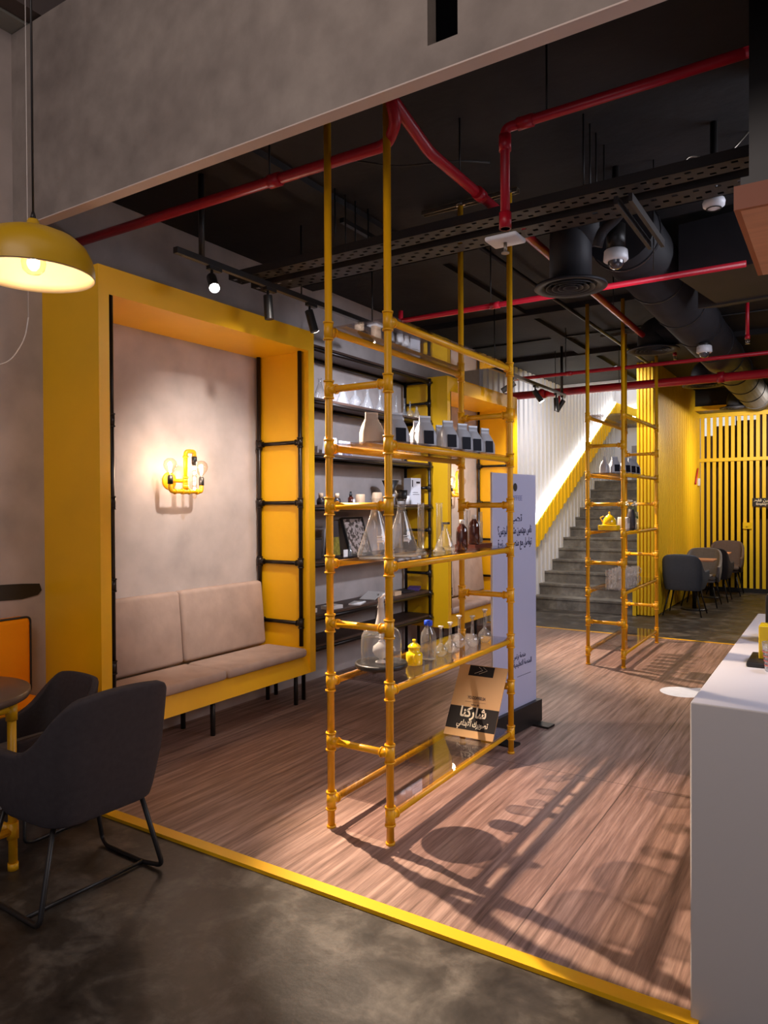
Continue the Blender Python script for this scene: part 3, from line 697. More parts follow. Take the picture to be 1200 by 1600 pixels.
def sconce_builder():
    # local: wall at x=0, arms spread along y, z=0 at the flange
    t = thing('pipe_sconce', 'yellow pipe wall lamp with three bulbs in the near booth', 'wall lamp', (XW, 3.455, 1.725), 0, 'yellow pipe wall lamps')
    ax = 0.135
    b = B(); lathe(b, [(0, 0.012), (0.055, 0.012), (0.062, 0.004), (0.062, 0)], (0, 0, 0), 28, Matrix.Translation((0.0, -0.03, 0)) @ Matrix.Rotation(PI/2, 4, 'Y')); obj('wall_flange', b, M_yelpipe, t, True)
    b = B(); tube(b, [(0.01, -0.03, 0), (ax, 0.0, 0)], 0.014, 12); obj('arm', b, M_yelpipe, t, True)
    b = B(); tube(b, rounded([(ax, 0, -0.075), (ax, 0, 0.205), (ax+0.005, 0.075, 0.205), (ax+0.005, 0.075, 0.165)], 0.028), 0.015, 12)
    for z in (-0.02, 0.02, 0.165): cone(b, (ax, 0, z-0.006), (ax, 0, z+0.006), 0.020, seg=14)
    cone(b, (ax, 0, -0.06), (ax, 0, -0.025), 0.0205, seg=14); cone(b, (ax, 0, -0.02), (ax, 0, 0.02), 0.0185, seg=14)
    obj('riser', b, M_yelpipe, t, True)
    b = B(); tube(b, rounded([(ax, -0.135, -0.02), (ax, -0.135, -0.075), (ax, 0.145, -0.075), (ax, 0.145, -0.025)], 0.03), 0.015, 12)
    for y in (-0.095, -0.03, 0.03, 0.105): cone(b, (ax, y-0.006, -0.075), (ax, y+0.006, -0.075), 0.0205, seg=14)
    cone(b, (ax, -0.03, -0.075), (ax, 0.03, -0.075), 0.0185, seg=14)
    obj('crossbar', b, M_yelpipe, t, True)
    for y, z0, s in ((-0.135, -0.025, 1), (0.145, -0.03, 1), (0.075, 0.17, -1)):
        xx = ax+(0.005 if s < 0 else 0)
        b = B(); cone(b, (xx, y, z0), (xx, y, z0+s*0.052), 0.0185, seg=16); cone(b, (xx, y, z0+s*0.050), (xx, y, z0+s*0.06), 0.015, seg=16); obj('socket', b, M_black, t, True)
    for y, z0 in ((-0.135, 0.03), (0.145, 0.025)):
        b = B(); lathe(b, [(0.010, 0), (0.011, 0.012), (0.026, 0.030), (0.042, 0.055), (0.046, 0.075), (0.040, 0.100), (0.022, 0.117), (0, 0.121)], (ax, y, z0), 24); g = obj('globe_bulb', b, M_bulbglass, t, True)
        b = B(); lathe(b, [(0, 0.02), (0.007, 0.024), (0.011, 0.05), (0.012, 0.08), (0.007, 0.092), (0, 0.094)], (ax, y, z0), 12); obj('filament', b, M_filament, g, True)
    b = B(); lathe(b, [(0.014, 0), (0.0155, -0.02), (0.0155, -0.225), (0.010, -0.240), (0, -0.244)], (ax+0.005, 0.075, 0.118), 20); g = obj('tube_bulb', b, M_bulbglass, t, True)
    b = B()
    for k in range(5): lathe(b, [(0, 0.013), (0.007, 0.010), (0.009, 0), (0.007, -0.010), (0, -0.013)], (ax+0.005, 0.075, 0.09-k*0.036), 10)
    obj('filament', b, M_filament2, g, True)
    return t
sc = sconce_builder()
dup(sc, (XW, 7.60, 1.73), 0, 'yellow pipe wall lamp half hidden in the farther booth')
for yy in (3.455, 7.60):
    for dy, dz, p in ((-0.135, 0.09, 3.6), (0.145, 0.09, 2.4), (0.08, 0.0, 1.2)): point((XW+0.165, yy+dy, 1.725+dz), p, 0.03, (1.0, 0.74, 0.56))

# ------------------------------------------------------------------ shelf bay between the booths
unit = thing('pipe_shelf_unit', 'dark board shelves on black pipes between the two yellow booths', 'shelving', (-3.78, 5.5, 0))
LV = [2.86, 2.43, 1.98, 1.553, 1.09, 0.655, 0.405]
for yy in (4.47, 6.56):
    for x in (-3.625, -3.915): obj('pole', cone(B(), (x, yy, 0.0), (x, yy, 2.86), 0.0165, seg=14), M_blackpipe, unit)
    for z in LV+[2.64, 2.2, 1.76, 1.32, 0.87]:
        obj('rung', cone(B(), (-3.915, yy, z-0.035), (-3.625, yy, z-0.035), 0.0145, seg=12), M_blackpipe, unit)
        b = B(); cone(b, (-3.625, yy, z-0.075), (-3.625, yy, z+0.0), 0.0215, seg=12); cone(b, (-3.625, yy, z-0.035), (-3.665, yy, z-0.035), 0.020, seg=12); obj('fitting', b, M_blackpipe, unit)
obj('pole', cone(B(), (-3.915, 6.05, 0.0), (-3.915, 6.05, 0.64), 0.0165, seg=14), M_blackpipe, unit)
for z in LV:
    obj('shelf_board', box(B(), XW+0.002, -3.622, 4.42, 6.61, z-0.018, z), M_darkwood, unit)
    obj('front_rail', cone(B(), (-3.625, 4.42, z-0.035), (-3.625, 6.61, z-0.035), 0.0165, seg=14), M_blackpipe, unit)
    obj('back_rail', cone(B(), (-3.93, 4.42, z-0.035), (-3.93, 6.61, z-0.035), 0.0165, seg=14), M_blackpipe, unit)

# ------------------------------------------------------------------ yellow pipe racks
RX = (-2.073, -1.738)
SH = (0.130, 0.701, 1.267, 1.822, 2.383)
def fitting(b, x, y, z, dirs, h=0.040):
    cone(b, (x, y, z-h), (x, y, z+h), 0.0225, seg=16)
    for s in (-1, 1): cone(b, (x, y, z+s*h-0.004), (x, y, z+s*h+0.004), 0.0258, seg=16)
    for d in dirs:
        d = Vector(d); p = Vector((x, y, z)); cone(b, p, p+d*0.046, 0.0215, seg=16); cone(b, p+d*0.040, p+d*0.048, 0.0245, seg=16)
def rack(ya, yb, label):
    t = thing('pipe_display_rack', label, 'rack', ((RX[0]+RX[1])/2, (ya+yb)/2, 0), 0, 'yellow pipe display racks')
    for x in RX:
        for y in (ya, yb):
            obj('pole', cone(B(), (x, y, 0), (x, y, 3.47), 0.0178, seg=18), M_yelpipe, t)
            b = B(); cone(b, (x, y, 0), (x, y, 0.012), 0.022, seg=16); obj('foot', b, M_yelpipe, t)
            sy = 1 if y == ya else -1; sx = 1 if x == RX[0] else -1
            for z in SH:
                b = B(); fitting(b, x, y, z, ((0, sy, 0),)); obj('fitting', b, M_yelpipe, t)
            for z0, z1 in zip(SH, SH[1:]):
                b = B(); fitting(b, x, y, (z0+z1)/2, ((sx, 0, 0),)); obj('fitting', b, M_yelpipe, t)
        for z in SH: obj('long_rail', cone(B(), (x, ya, z), (x, yb, z), 0.0165, seg=16), M_yelpipe, t)
    for y in (ya, yb):
        for z0, z1 in zip(SH, SH[1:]): obj('rung', cone(B(), (RX[0], y, (z0+z1)/2), (RX[1], y, (z0+z1)/2), 0.0165, seg=16), M_yelpipe, t)
    for z in SH: obj('glass_shelf', box(B(), RX[0]-0.012, RX[1]+0.012, ya+0.03, yb-0.03, z+0.0175, z+0.0255), M_shelfglass, t)
rack(2.761, 4.177, 'near yellow pipe rack with glass shelves of laboratory flasks')
rack(6.90, 8.336, 'farther yellow pipe rack with glass shelves in front of the stairs')
GZ = [z+0.0262 for z in SH]

# ------------------------------------------------------------------ coffee bags
def bag_builder(m, withlabel, label, loc, rotz=0):
    t = thing('coffee_bag', label, 'bag', loc, rotz, 'coffee bags on the racks')
    w, d, h = 0.058, 0.036, 0.165
    prof = [(0.0, 1.0, 1.0), (0.04, 1.02, 1.04), (0.40, 1.0, 1.02), (0.58, 0.88, 0.74), (0.80, 0.62, 0.20), (0.84, 0.60, 0.09), (1.0, 0.60, 0.07)]
    b = B(); rings = []
    for tz, sx, sd in prof:
        a, c = w*sx, d*sd; n = []
        for px, py in ((-1, -0.6), (-0.85, -1), (0, -1.08), (0.85, -1), (1, -0.6), (0.86, 0), (1, 0.6), (0.85, 1), (0, 1.08), (-0.85, 1), (-1, 0.6), (-0.86, 0)):
            n.append(b.verts.new((a*px, c*py, h*tz)))
        rings.append(n)
    for A, C in zip(rings, rings[1:]):
        for i in range(12):
            f = b.faces.new((A[i], A[(i+1) % 12], C[(i+1) % 12], C[i])); f.smooth = True
    b.faces.new(rings[0][::-1]); b.faces.new(rings[-1])
    obj('body', b, m, t, True)
    b = B(); box(b, -w*0.56, w*0.56, -d*0.12, d*0.12, h*0.955, h*1.02); obj('folded_top', b, m, t, True)
    if withlabel:
        b = B(); prism(b, [(-0.030, -0.0425, 0.018), (0.030, -0.0425, 0.018), (0.030, -0.0400, 0.088), (-0.030, -0.0400, 0.088)], (0, -0.001, 0)); obj('front_label', b, M_label, t, True)
    return t
z4 = GZ[3]
bagK = bag_builder(M_kraft, False, 'plain taupe coffee bag standing alone at the left end of its glass shelf', (-2.0, 3.02, z4), R(55))
bagL = bag_builder(M_bag, True, 'silver coffee bag with navy label just right of the front pole', (-1.90, 3.10, z4), R(62))
bags = [((-1.85, 3.30), 60, 'silver coffee bag with navy label, second labelled one from the front pole'), ((-1.85, 3.56), 62, 'silver coffee bag with navy label at the middle of the near rack shelf'),
        ((-1.85, 3.74), 64, 'silver coffee bag with navy label, third from the right end'), ((-1.85, 3.88), 66, 'silver coffee bag with navy label, next to the last at the right end'), ((-1.85, 4.05), 68, 'silver coffee bag with navy label, last one at the right end')]
for (x, y), rz, lb in bags: dup(bagL, (x, y, z4), R(rz), lb)
bagP = bag_builder(M_bag, False, 'silver coffee bag in the back row behind the second labelled bag', (-2.0, 3.28, z4), R(66))
dup(bagP, (-1.99, 3.48, z4), R(60), 'silver coffee bag in the back row showing between two labelled ones')
dup(bagP, (-1.99, 3.74, z4), R(62), 'silver coffee bag in the back row left of the middle bag pair')
for (x, y), rz, lb in (((-1.97, 7.12), 90, 'silver bag at the left end of the far rack shelf'), ((-1.90, 7.22), 50, 'silver labelled bag behind the front pole of the far rack'), ((-1.85, 7.42), 60, 'silver labelled bag, second on the far rack shelf'),
                       ((-1.84, 7.60), 62, 'silver labelled bag, third on the far rack shelf'), ((-1.84, 7.77), 64, 'silver labelled bag at the right end of the far rack shelf')):
    dup(bagL if 'labelled' in lb else bagP, (x, y, z4), R(rz), lb)

# ------------------------------------------------------------------ glassware
GL = 'laboratory glassware on the racks'
def erlen(loc, label, h=0.30, r=0.088, stopper=False, group=GL, marks=True, name='conical_flask'):
    t = thing(name, label, 'flask', loc, 0, group)
    k = r; nr = r*0.24
    b = B(); lathe(b, [(0, 0.002), (k*0.93, 0.002), (k, 0.010), (k, 0.022), (nr*1.15, h*0.74), (nr, h*0.80), (nr, h*0.97), (nr*1.25, h*0.985), (nr*1.2, h)], (0, 0, 0), 32)
    obj('body', b, M_glass, t, True)
    if stopper:
        b = B(); lathe(b, [(0, h-0.01), (nr*0.9, h-0.01), (nr*1.35, h+0.005), (nr*1.45, h+0.045), (0, h+0.045)], (0, 0, 0), 20); obj('stopper', b, M_black, t, True)
    if marks:
        b = B()
        for i, zz in enumerate((0.36, 0.32, 0.27)):
            rr = k+(nr*1.15-k)*(zz*h-0.022)/(h*0.74-0.022)+0.001
            for j in range(4):
                a0 = -0.9+j*0.12; a1 = a0+0.12; hh = 0.005 if i < 2 else 0.012
                b.faces.new([b.verts.new(p) for p in ((rr*math.cos(a0), rr*math.sin(a0), zz*h), (rr*math.cos(a1), rr*math.sin(a1), zz*h), (rr*math.cos(a1), rr*math.sin(a1), zz*h+hh), (rr*math.cos(a0), rr*math.sin(a0), zz*h+hh))])
        obj('printed_marks', b, M_white, t, True)
    return t
z3 = GZ[2]
erlen((-1.90, 2.90, z3), 'large open conical flask at the front end of the rack, left of the pole', 0.29, 0.090)
erlen((-1.86, 3.075, z3), 'large conical flask with black stopper right of the front pole', 0.285, 0.088, True)
def cylinder(loc, label, rot=0):
    t = thing('measuring_cylinder', label, 'measuring cylinder', loc, rot, GL)
    b = B(); lathe(b, [(0, 0), (0.034, 0), (0.034, 0.012), (0.026, 0.018), (0.024, 0.026), (0.016, 0.030)], (0, 0, 0), 6); obj('foot', b, M_glass, t, True)
    b = B(); lathe(b, [(0, 0.03), (0.0165, 0.031), (0.0165, 0.258), (0.0195, 0.265), (0.0185, 0.266)], (0, 0, 0), 24); obj('tube', b, M_glass, t, True)
    b = B()
    for i in range(30):
        zz = 0.05+i*0.0065; n = 4 if i % 5 == 0 else 2
        for j in range(n):
            a0 = -1.2+j*0.3; a1 = a0+0.3
            b.faces.new([b.verts.new(p) for p in ((0.0170*math.cos(a0), 0.0170*math.sin(a0), zz), (0.0170*math.cos(a1), 0.0170*math.sin(a1), zz), (0.0170*math.cos(a1), 0.0170*math.sin(a1), zz+0.0012), (0.0170*math.cos(a0), 0.0170*math.sin(a0), zz+0.0012))])
    obj('graduation', b, M_darkcard, t, True)
    return t
cylinder((-1.84, 3.235, z3), 'measuring cylinder with dark scale beside the stoppered flask')
cylinder((-1.82, 3.40, z3), 'measuring cylinder left of the small conical flask', 0.4)
t = erlen((-1.88, 3.58, z3), 'small conical flask with a metal clip at its neck', 0.155, 0.056, False, GL, False)
b = B(); box(b, -0.012, 0.022, -0.016, 0.016, 0.146, 0.158); box(b, -0.022, -0.012, -0.004, 0.004, 0.11, 0.158); obj('neck_clip', b, M_darkcard, t, True)
def brown(loc, label, first=None):
    t = thing('brown_bottle', label, 'bottle', loc, 0, 'brown bottles on the near rack')
    b = B(); lathe(b, [(0, 0), (0.030, 0), (0.033, 0.006), (0.033, 0.100), (0.028, 0.125), (0.013, 0.145), (0.012, 0.155), (0, 0.155)], (0, 0, 0), 28); obj('body', b, M_brownglass, t, True)
    b = B(); lathe(b, [(0, 0.172), (0.0135, 0.172), (0.0145, 0.168), (0.0145, 0.148), (0, 0.148)], (0, 0, 0), 20); obj('cap', b, M_cap, t, True)
    return t
brown((-1.80, 3.63, z3), 'brown glass bottle with white cap, the left one on the glass shelf')
t = thing('test_tube_rack', 'dark reddish wood block holding clear test tubes beside the brown bottles', 'test tube rack', (-1.86, 3.90, z3))
obj('block', box(B(), -1.93, -1.80, 3.80, 4.04, z3, z3+0.022), M_rustwood, t)
brown((-1.83, 3.85, z3+0.0225), 'brown glass bottle with white cap standing on the wood block')
def ttube(x, y, h, label):
    b = B(); lathe(b, [(0, 0.0), (0.009, 0.003), (0.0115, 0.012), (0.0115, h-0.004), (0.0135, h)], (0, 0, 0), 16)
    o = obj('test_tube', b, M_glass); o.location = (x, y, z3+0.0225); tag(o, label, 'test tube', 'clear test tubes on the wood block')
ttube(-1.86, 3.83-0.028+0.001, 0.155, 'clear test tube at the left end of the wood block')
ttube(-1.895, 3.87, 0.20, 'tall clear test tube behind the brown bottle on the block')
ttube(-1.90, 3.92, 0.20, 'tall clear test tube in the middle of the wood block')
ttube(-1.84, 3.96, 0.19, 'tall clear test tube right of the brown bottle on the block')
ttube(-1.86, 4.01, 0.13, 'short clear test tube at the right end of the wood block')

z2 = GZ[1]
# cake stand and bell jar
t = thing('cake_stand', 'round black wooden stand carrying the glass bell jar', 'stand', (-1.93, 2.99, z2))
b = B(); lathe(b, [(0, 0.040), (0.115, 0.040), (0.122, 0.044), (0.128, 0.044), (0.132, 0.036), (0.130, 0.022), (0.115, 0.016), (0, 0.016)], (-1.93, 2.99, z2), 44); obj('plate', b, M_black, t)
for k in range(3):
    a = k*2*PI/3+0.5; x, y = -1.93+0.06*math.cos(a), 2.99+0.06*math.sin(a)
    obj('foot', cone(B(), (x, y, z2), (x, y, z2+0.018), 0.012, seg=12), M_black, t)
t = thing('bell_jar', 'clear glass bell jar with a tall twisted handle on the black stand', 'bell jar', (-1.93, 2.99, z2+0.0405))
c = (-1.93, 2.99, z2+0.0405)
b = B(); lathe(b, [(0.100, 0), (0.101, 0.10), (0.098, 0.135), (0.082, 0.165), (0.050, 0.182), (0.028, 0.192), (0.020, 0.21)], c, 40); obj('dome', b, M_glass, t)
b = B(); lathe(b, [(0.030, 0.190), (0.024, 0.215), (0.019, 0.235), (0.016, 0.27), (0.020, 0.275), (0.016, 0.281), (0.017, 0.292), (0.014, 0.30), (0.016, 0.32), (0.008, 0.328)], c, 18); obj('neck', b, M_glasswhite, t)
b = B(); tube(b, [(c[0]+0.0, c[1]+0.002, c[2]+0.315), (c[0]+0.012, c[1]+0.012, c[2]+0.335), (c[0]+0.03, c[1]+0.022, c[2]+0.318), (c[0]+0.036, c[1]+0.027, c[2]+0.27), (c[0]+0.030, c[1]+0.022, c[2]+0.21)], 0.008, 10); obj('twisted_handle', b, M_glasswhite, t)
t = thing('glass_ornament', 'small frosted round ornament with coiled neck inside the bell jar', 'ornament', c)
b = B(); lathe(b, [(0, 0.0), (0.030, 0.0), (0.030, 0.004), (0.010, 0.012), (0.010, 0.02), (0.030, 0.03), (0.044, 0.055), (0.040, 0.080), (0.018, 0.098), (0.012, 0.105)], (c[0], c[1], c[2]+0.0005), 24); obj('body', b, M_glasswhite, t)
b = B()
for k in range(4): lathe(b, [(0.006, 0.100+k*0.014), (0.014-k*0.002, 0.107+k*0.014), (0.006, 0.114+k*0.014)], c, 14)
tube(b, [(c[0]+0.035, c[1]+0.01, c[2]+0.07), (c[0]+0.055, c[1]+0.03, c[2]+0.075), (c[0]+0.06, c[1]+0.035, c[2]+0.06)], 0.006, 8)
obj('coiled_neck', b, M_glasswhite, t)
def pot(loc, label, s=1.0, spout=True):
    t = thing('enamel_pot', label, 'pot', loc, R(-60), None)
    b = B(); lathe(b, [(0, 0), (0.040, 0), (0.043, 0.004), (0.044, 0.05), (0.040, 0.062), (0.030, 0.066), (0.028, 0.078), (0.031, 0.086), (0.034, 0.090), (0.033, 0.093)], (0, 0, 0), 30); obj('body', b, M_yelglaze, t, True)
    b = B(); lathe(b, [(0.034, 0.092), (0.032, 0.096), (0.018, 0.108), (0.007, 0.112), (0.006, 0.117), (0.010, 0.121), (0.010, 0.127), (0.006, 0.130), (0, 0.130)], (0, 0, 0), 26); obj('lid', b, M_yelglaze, t, True)
    b = B(); tube(b, rounded([(0.040, 0, 0.055), (0.062, 0, 0.060), (0.060, 0, 0.020), (0.042, 0, 0.015)], 0.015), 0.004, 8); obj('handle', b, M_yelglaze, t, True)
    t.scale = (s, s, s); return t
pot((-1.86, 3.195, z2), 'glossy yellow lidded pot beside the bell jar')
t = thing('media_bottle', 'clear glass laboratory bottle with bright blue screw cap', 'bottle', (-1.86, 3.345, z2), 0, GL)
b = B(); lathe(b, [(0, 0.001), (0.038, 0.001), (0.042, 0.006), (0.042, 0.115), (0.038, 0.140), (0.018, 0.172), (0.0165, 0.185)], (0, 0, 0), 32); obj('body', b, M_glass, t, True)
b = B(); lathe(b, [(0, 0.207), (0.020, 0.207), (0.0225, 0.204), (0.0225, 0.180), (0.019, 0.178), (0, 0.178)], (0, 0, 0), 28); obj('cap', b, M_bluecap, t, True)
def volumetric():
    t = thing('volumetric_flask', 'round bottomed flask with long neck next to the blue capped bottle', 'flask', (-1.835, 3.44, z2), 0, 'round bellied flasks on the near rack')
    b = B(); lathe(b, [(0, 0.001), (0.016, 0.001), (0.020, 0.004), (0.031, 0.018), (0.034, 0.032), (0.030, 0.048), (0.016, 0.062), (0.008, 0.072), (0.0072, 0.150), (0.013, 0.156), (0.013, 0.158)], (0, 0, 0), 28); obj('body', b, M_glass, t, True)
    b = B(); lathe(b, [(0, 0.148), (0.006, 0.148), (0.0065, 0.158), (0.014, 0.160), (0.014, 0.165), (0, 0.165)], (0, 0, 0), 18); obj('stopper', b, M_glasswhite, t, True)
    return t
vf = volumetric()
for x, y, lb, s in ((-1.84, 3.56, 'round bellied flask, second from the blue capped bottle', 1.02), (-1.86, 3.71, 'round bellied flask, middle one of the row of five', 1.12), (-1.80, 3.76, 'round bellied flask, second from the right end of the row', 1.1), (-1.80, 3.93, 'round bellied flask at the right end of the row, with the biggest belly', 1.2)):
    dup(vf, (x, y, z2), 0, lb, None, s)

# leaning beige sign on the lowest glass shelf
z1 = GZ[0]
sgn = thing('leaning_sign', 'beige acrylic sign with black band and cream Arabic lettering on the lowest glass shelf', 'sign', (-1.88, 3.86, z1))
h = 0.455; wd = 0.318
tilt = math.atan2(0.27, 0.40)
MS = Matrix.Translation((-1.882, 3.86, z1+0.004)) @ Matrix.Rotation(R(2), 4, 'Z') @ Matrix.Rotation(PI/2-tilt, 4, 'X')
def sgbox(x0, x1, y0, y1, z0, z1_):
    return box(B(), x0, x1, y0, y1, z0, z1_, MS)
obj('board', sgbox(-wd/2, wd/2, 0, h, -0.006, 0), M_beige, sgn)
obj('black_band', sgbox(-wd/2, wd/2, 0.045, 0.185, 0, 0.0008), M_signblack, sgn)
obj('black_panel', sgbox(-0.09, 0.075, 0.385, 0.452, 0, 0.0008), M_signblack, sgn)
b = B()
for x0, x1 in ((-0.05, 0.0), (-0.02, 0.03)): tube(b, [MS @ Vector((x0, 0.40, 0.0012)), MS @ Vector((x1, 0.425, 0.0012)), MS @ Vector((x0+0.02, 0.445, 0.0012))], 0.001, 6)
obj('line_drawing', b, M_signtext, sgn)
text('lettering', shape('شاركنا'), 0.085, M_signtext, MS @ Matrix.Translation((0, 0.125, 0.001)), sgn, 0.0028, width=0.17)
text('lettering', shape('تصويرك الابداعي'), 0.05, M_signtext, MS @ Matrix.Translation((0.01, 0.068, 0.001)), sgn, 0.0010, width=0.20)
text('lettering', 'YO.COFFEE.SA', 0.026, M_signdark, MS @ Matrix.Translation((0.0, 0.236, 0.001)), sgn, 0.0008, width=0.12)
text('lettering', shape('حسابنا')+' @', 0.012, M_signdark, MS @ Matrix.Translation((0.0, 0.198, 0.001)), sgn, 0.0003, width=0.05)
obj('thin_line', sgbox(-0.07, 0.065, 0.217, 0.2185, 0, 0.0008), M_signdark, sgn)
# the sign's front edge strip
obj('foot_lip', sgbox(-wd/2, wd/2, 0.0, 0.012, 0, 0.003), M_beige, sgn)

# ------------------------------------------------------------------ banner stand
bn = thing('banner_stand', 'tall pale lilac floor banner with Arabic text in a black base', 'banner', (-1.86, 4.58, 0))
MB_ = Matrix.Translation((-1.866, 4.57, 0)) @ Matrix.Rotation(R(-6.2), 4, 'Z')
def bnbox(x0, x1, y0, y1, z0, z1_): return box(B(), x0, x1, y0, y1, z0, z1_, MB_)
obj('panel', bnbox(-0.012, 0.0, -0.30, 0.30, 0.15, 1.755), M_banner, bn)
obj('white_edge', bnbox(-0.013, 0.001, -0.305, -0.30, 0.15, 1.758), M_white, bn)
obj('base_box', bnbox(-0.05, 0.03, -0.33, 0.33, 0.012, 0.165), M_black, bn)
obj('foot_plate', bnbox(-0.17, 0.14, 0.20, 0.30, 0.0, 0.014), M_black, bn)
obj('foot_plate', bnbox(-0.17, 0.14, -0.30, -0.20, 0.0, 0.014), M_black, bn)
# text plane: x axis along +Y of the banner, facing +X
TX = lambda y, z: MB_ @ Matrix.Translation((0.0008, y, z)) @ Matrix.Rotation(PI/2, 4, 'Z') @ Matrix.Rotation(PI/2, 4, 'X')
text('lettering', shape('تحب'), 0.075, M_navy, TX(0.02, 1.435), bn, 0.001)
text('lettering', shape('ناس مهتمين مثلك بالبزنس؟'), 0.075, M_navy, TX(0.0, 1.352), bn, 0.001, width=0.47)
text('lettering', shape('تواصل مع منصة بزنس نورة'), 0.075, M_navy, TX(0.0, 1.268), bn, 0.001, width=0.47)
text('lettering', shape('منصة بزنس نورة'), 0.05, M_navy, TX(0.02, 0.50), bn, 0.0004, width=0.24)
text('lettering', shape('المنصة التعليمية الاولي'), 0.05, M_navy, TX(0.05, 0.445), bn, 0.0004, width=0.36)
obj('thin_line', bnbox(0, 0.0008, 0.02, 0.22, 0.372, 0.375), M_navy, bn)
b = B(); lathe(b, [(0, 0.0006), (0.028, 0.0006)], (0, 0, 0), 24, TX(0.0, 1.665)); obj('round_emblem', b, M_tray, bn)
text('lettering', 'COFFEE', 0.05, mat('faint_print', srgb(120, 122, 170), 0.5), TX(0.0, 1.575), bn, 0.0, width=0.2)

# ------------------------------------------------------------------ things on the wall shelves
def pouch(x, y, z, w, hh, m, label, band=None, rot=0):
    t = thing('printed_pouch', label, 'pouch', (x, y, z), rot, 'printed pouches on the wall shelves')
    b = B(); prism(b, [(-0.030, -w/2, 0), (0.030, -w/2, 0), (0.004, -w/2, hh), (-0.004, -w/2, hh)], (0, w, 0)); obj('body', b, m, t, True)
    if band:
        b = B(); prism(b, [(0.0305, -w/2+0.006, hh*0.05), (0.0305, w/2-0.006, hh*0.05), (0.0175, w/2-0.006, hh*0.55), (0.0175, -w/2+0.006, hh*0.55)], (0.001, 0, 0)); obj('print', b, band, t, True)
    return t
M_mixprint = mat('busy_print', srgb(90, 82, 92), 0.5, noise=0.9, nscale=60)
pouch(-3.74, 5.00, 1.981, 0.17, 0.155, M_white, 'white printed pouch behind the left pole on the second shelf', M_mixprint)
pouch(-3.72, 5.18, 1.981, 0.16, 0.135, M_white, 'white printed pouch right of the left pole on the second shelf', M_mixprint)
pouch(-3.80, 5.10, 1.091, 0.16, 0.32, M_darkcard, 'tall dark pouch with clear top beside the framed print', mat('olive_print', srgb(130, 120, 40), 0.5, noise=0.5, nscale=30))
def jar(y, label):
    t = thing('spice_jar', label, 'jar', (-3.74, y, 1.554), 0, 'small jars with wooden lids')
    b = B(); lathe(b, [(0, 0), (0.030, 0), (0.036, 0.008), (0.038, 0.035), (0.028, 0.055), (0.018, 0.060), (0, 0.060)], (0, 0, 0), 22); obj('body', b, mat('dark_beans', srgb(56, 46, 44), 0.3, noise=0.8, nscale=90), t, True)
    b = B(); lathe(b, [(0, 0.060), (0.020, 0.060), (0.021, 0.100), (0, 0.100)], (0, 0, 0), 18); obj('lid', b, M_palewood, t, True)
jar(4.86, 'first small jar with pale wooden lid, by the near booth side'); jar(4.975, 'second small jar with pale wooden lid, behind the pole'); jar(5.09, 'third small jar with pale wooden lid, right of the pole')
t = thing('dropper_bottle', 'small dark amber dropper bottle on the middle wall shelf', 'bottle', (-3.74, 5.30, 1.554))
b = B(); lathe(b, [(0, 0), (0.024, 0), (0.026, 0.004), (0.026, 0.060), (0.012, 0.075), (0, 0.075)], (0, 0, 0), 20); obj('body', b, M_amber, t, True)
b = B(); lathe(b, [(0, 0.075), (0.014, 0.075), (0.014, 0.095), (0.010, 0.098), (0.009, 0.118), (0, 0.120)], (0, 0, 0), 16); obj('cap', b, M_black, t, True)
b = B(); box(b, 0.0255, 0.0275, -0.004, 0.03, 0.018, 0.05); obj('tag', b, M_paper, t, True)
for y, s, lb in ((5.43, 0.085, 'small square pale wood block on a white tray'), (5.71, 0.105, 'larger square pale wood block on a white tray')):
    t = thing('wood_display_block', lb, 'block', (-3.73, y, 1.554), 0, None)
    obj('base_tray', box(B(), -0.05, 0.06, -s*0.7, s*0.7, 0, 0.010), M_paper, t, True)
    obj('block', softbox(B(), -0.02, 0.03, -s/2, s/2, 0.010, 0.010+s, 0.003, 1), M_palewood, t, True)
t = thing('coffee_dripper', 'black cone dripper on a white patterned cup on the middle wall shelf', 'dripper', (-3.73, 5.96, 1.554))
b = B(); lathe(b, [(0.028, 0.10), (0.085, 0.235), (0.082, 0.235), (0.025, 0.10), (0, 0.10)], (0, 0, 0), 24); obj('cone', b, M_black, t, True)
b = B(); lathe(b, [(0, 0), (0.032, 0), (0.045, 0.05), (0.050, 0.10), (0.045, 0.10), (0, 0.095)], (0, 0, 0), 22); obj('cup', b, mat('marbled_cup', srgb(150, 146, 146), 0.3, noise=0.7, nscale=25), t, True)
for y, lb in ((6.13, 'small white cup just left of the stoppered flask, the left of two'), (6.24, 'small white cup next to the white box, the right of two')):
    t = thing('white_cup', lb, 'cup', (-3.72, y, 1.554), 0, 'small white cups on the wall shelf')
    b = B(); lathe(b, [(0, 0), (0.036, 0), (0.045, 0.088), (0.042, 0.088), (0.034, 0.006), (0, 0.006)], (0, 0, 0), 20); obj('cup', b, M_paper, t, True)
t = thing('product_box', 'tall white printed carton at the right end of the middle wall shelf', 'carton', (-3.75, 6.42, 1.554), R(-12))
obj('carton', box(B(), -0.05, 0.05, -0.075, 0.075, 0, 0.27), M_white, t, True)
b = B(); box(b, 0.05, 0.0512, 0.005, 0.06, 0.215, 0.235); box(b, 0.05, 0.0512, -0.06, -0.045, 0.18, 0.25); box(b, 0.05, 0.0512, -0.05, 0.05, 0.10, 0.104); box(b, 0.05, 0.0512, -0.05, 0.03, 0.12, 0.124); obj('print', b, M_darkcard, t, True)
t = thing('framed_print', 'black framed abstract speckled print leaning on the wall shelf', 'picture', (-3.84, 5.52, 1.091))
MF = Matrix.Translation((-3.76, 5.50, 1.092)) @ Matrix.Rotation(R(-18), 4, 'Y') @ Matrix.Rotation(R(0), 4, 'Z')
def fbox(x0, x1, y0, y1, z0, z1_):
    return box(B(), x0, x1, y0, y1, z0, z1_, MF)
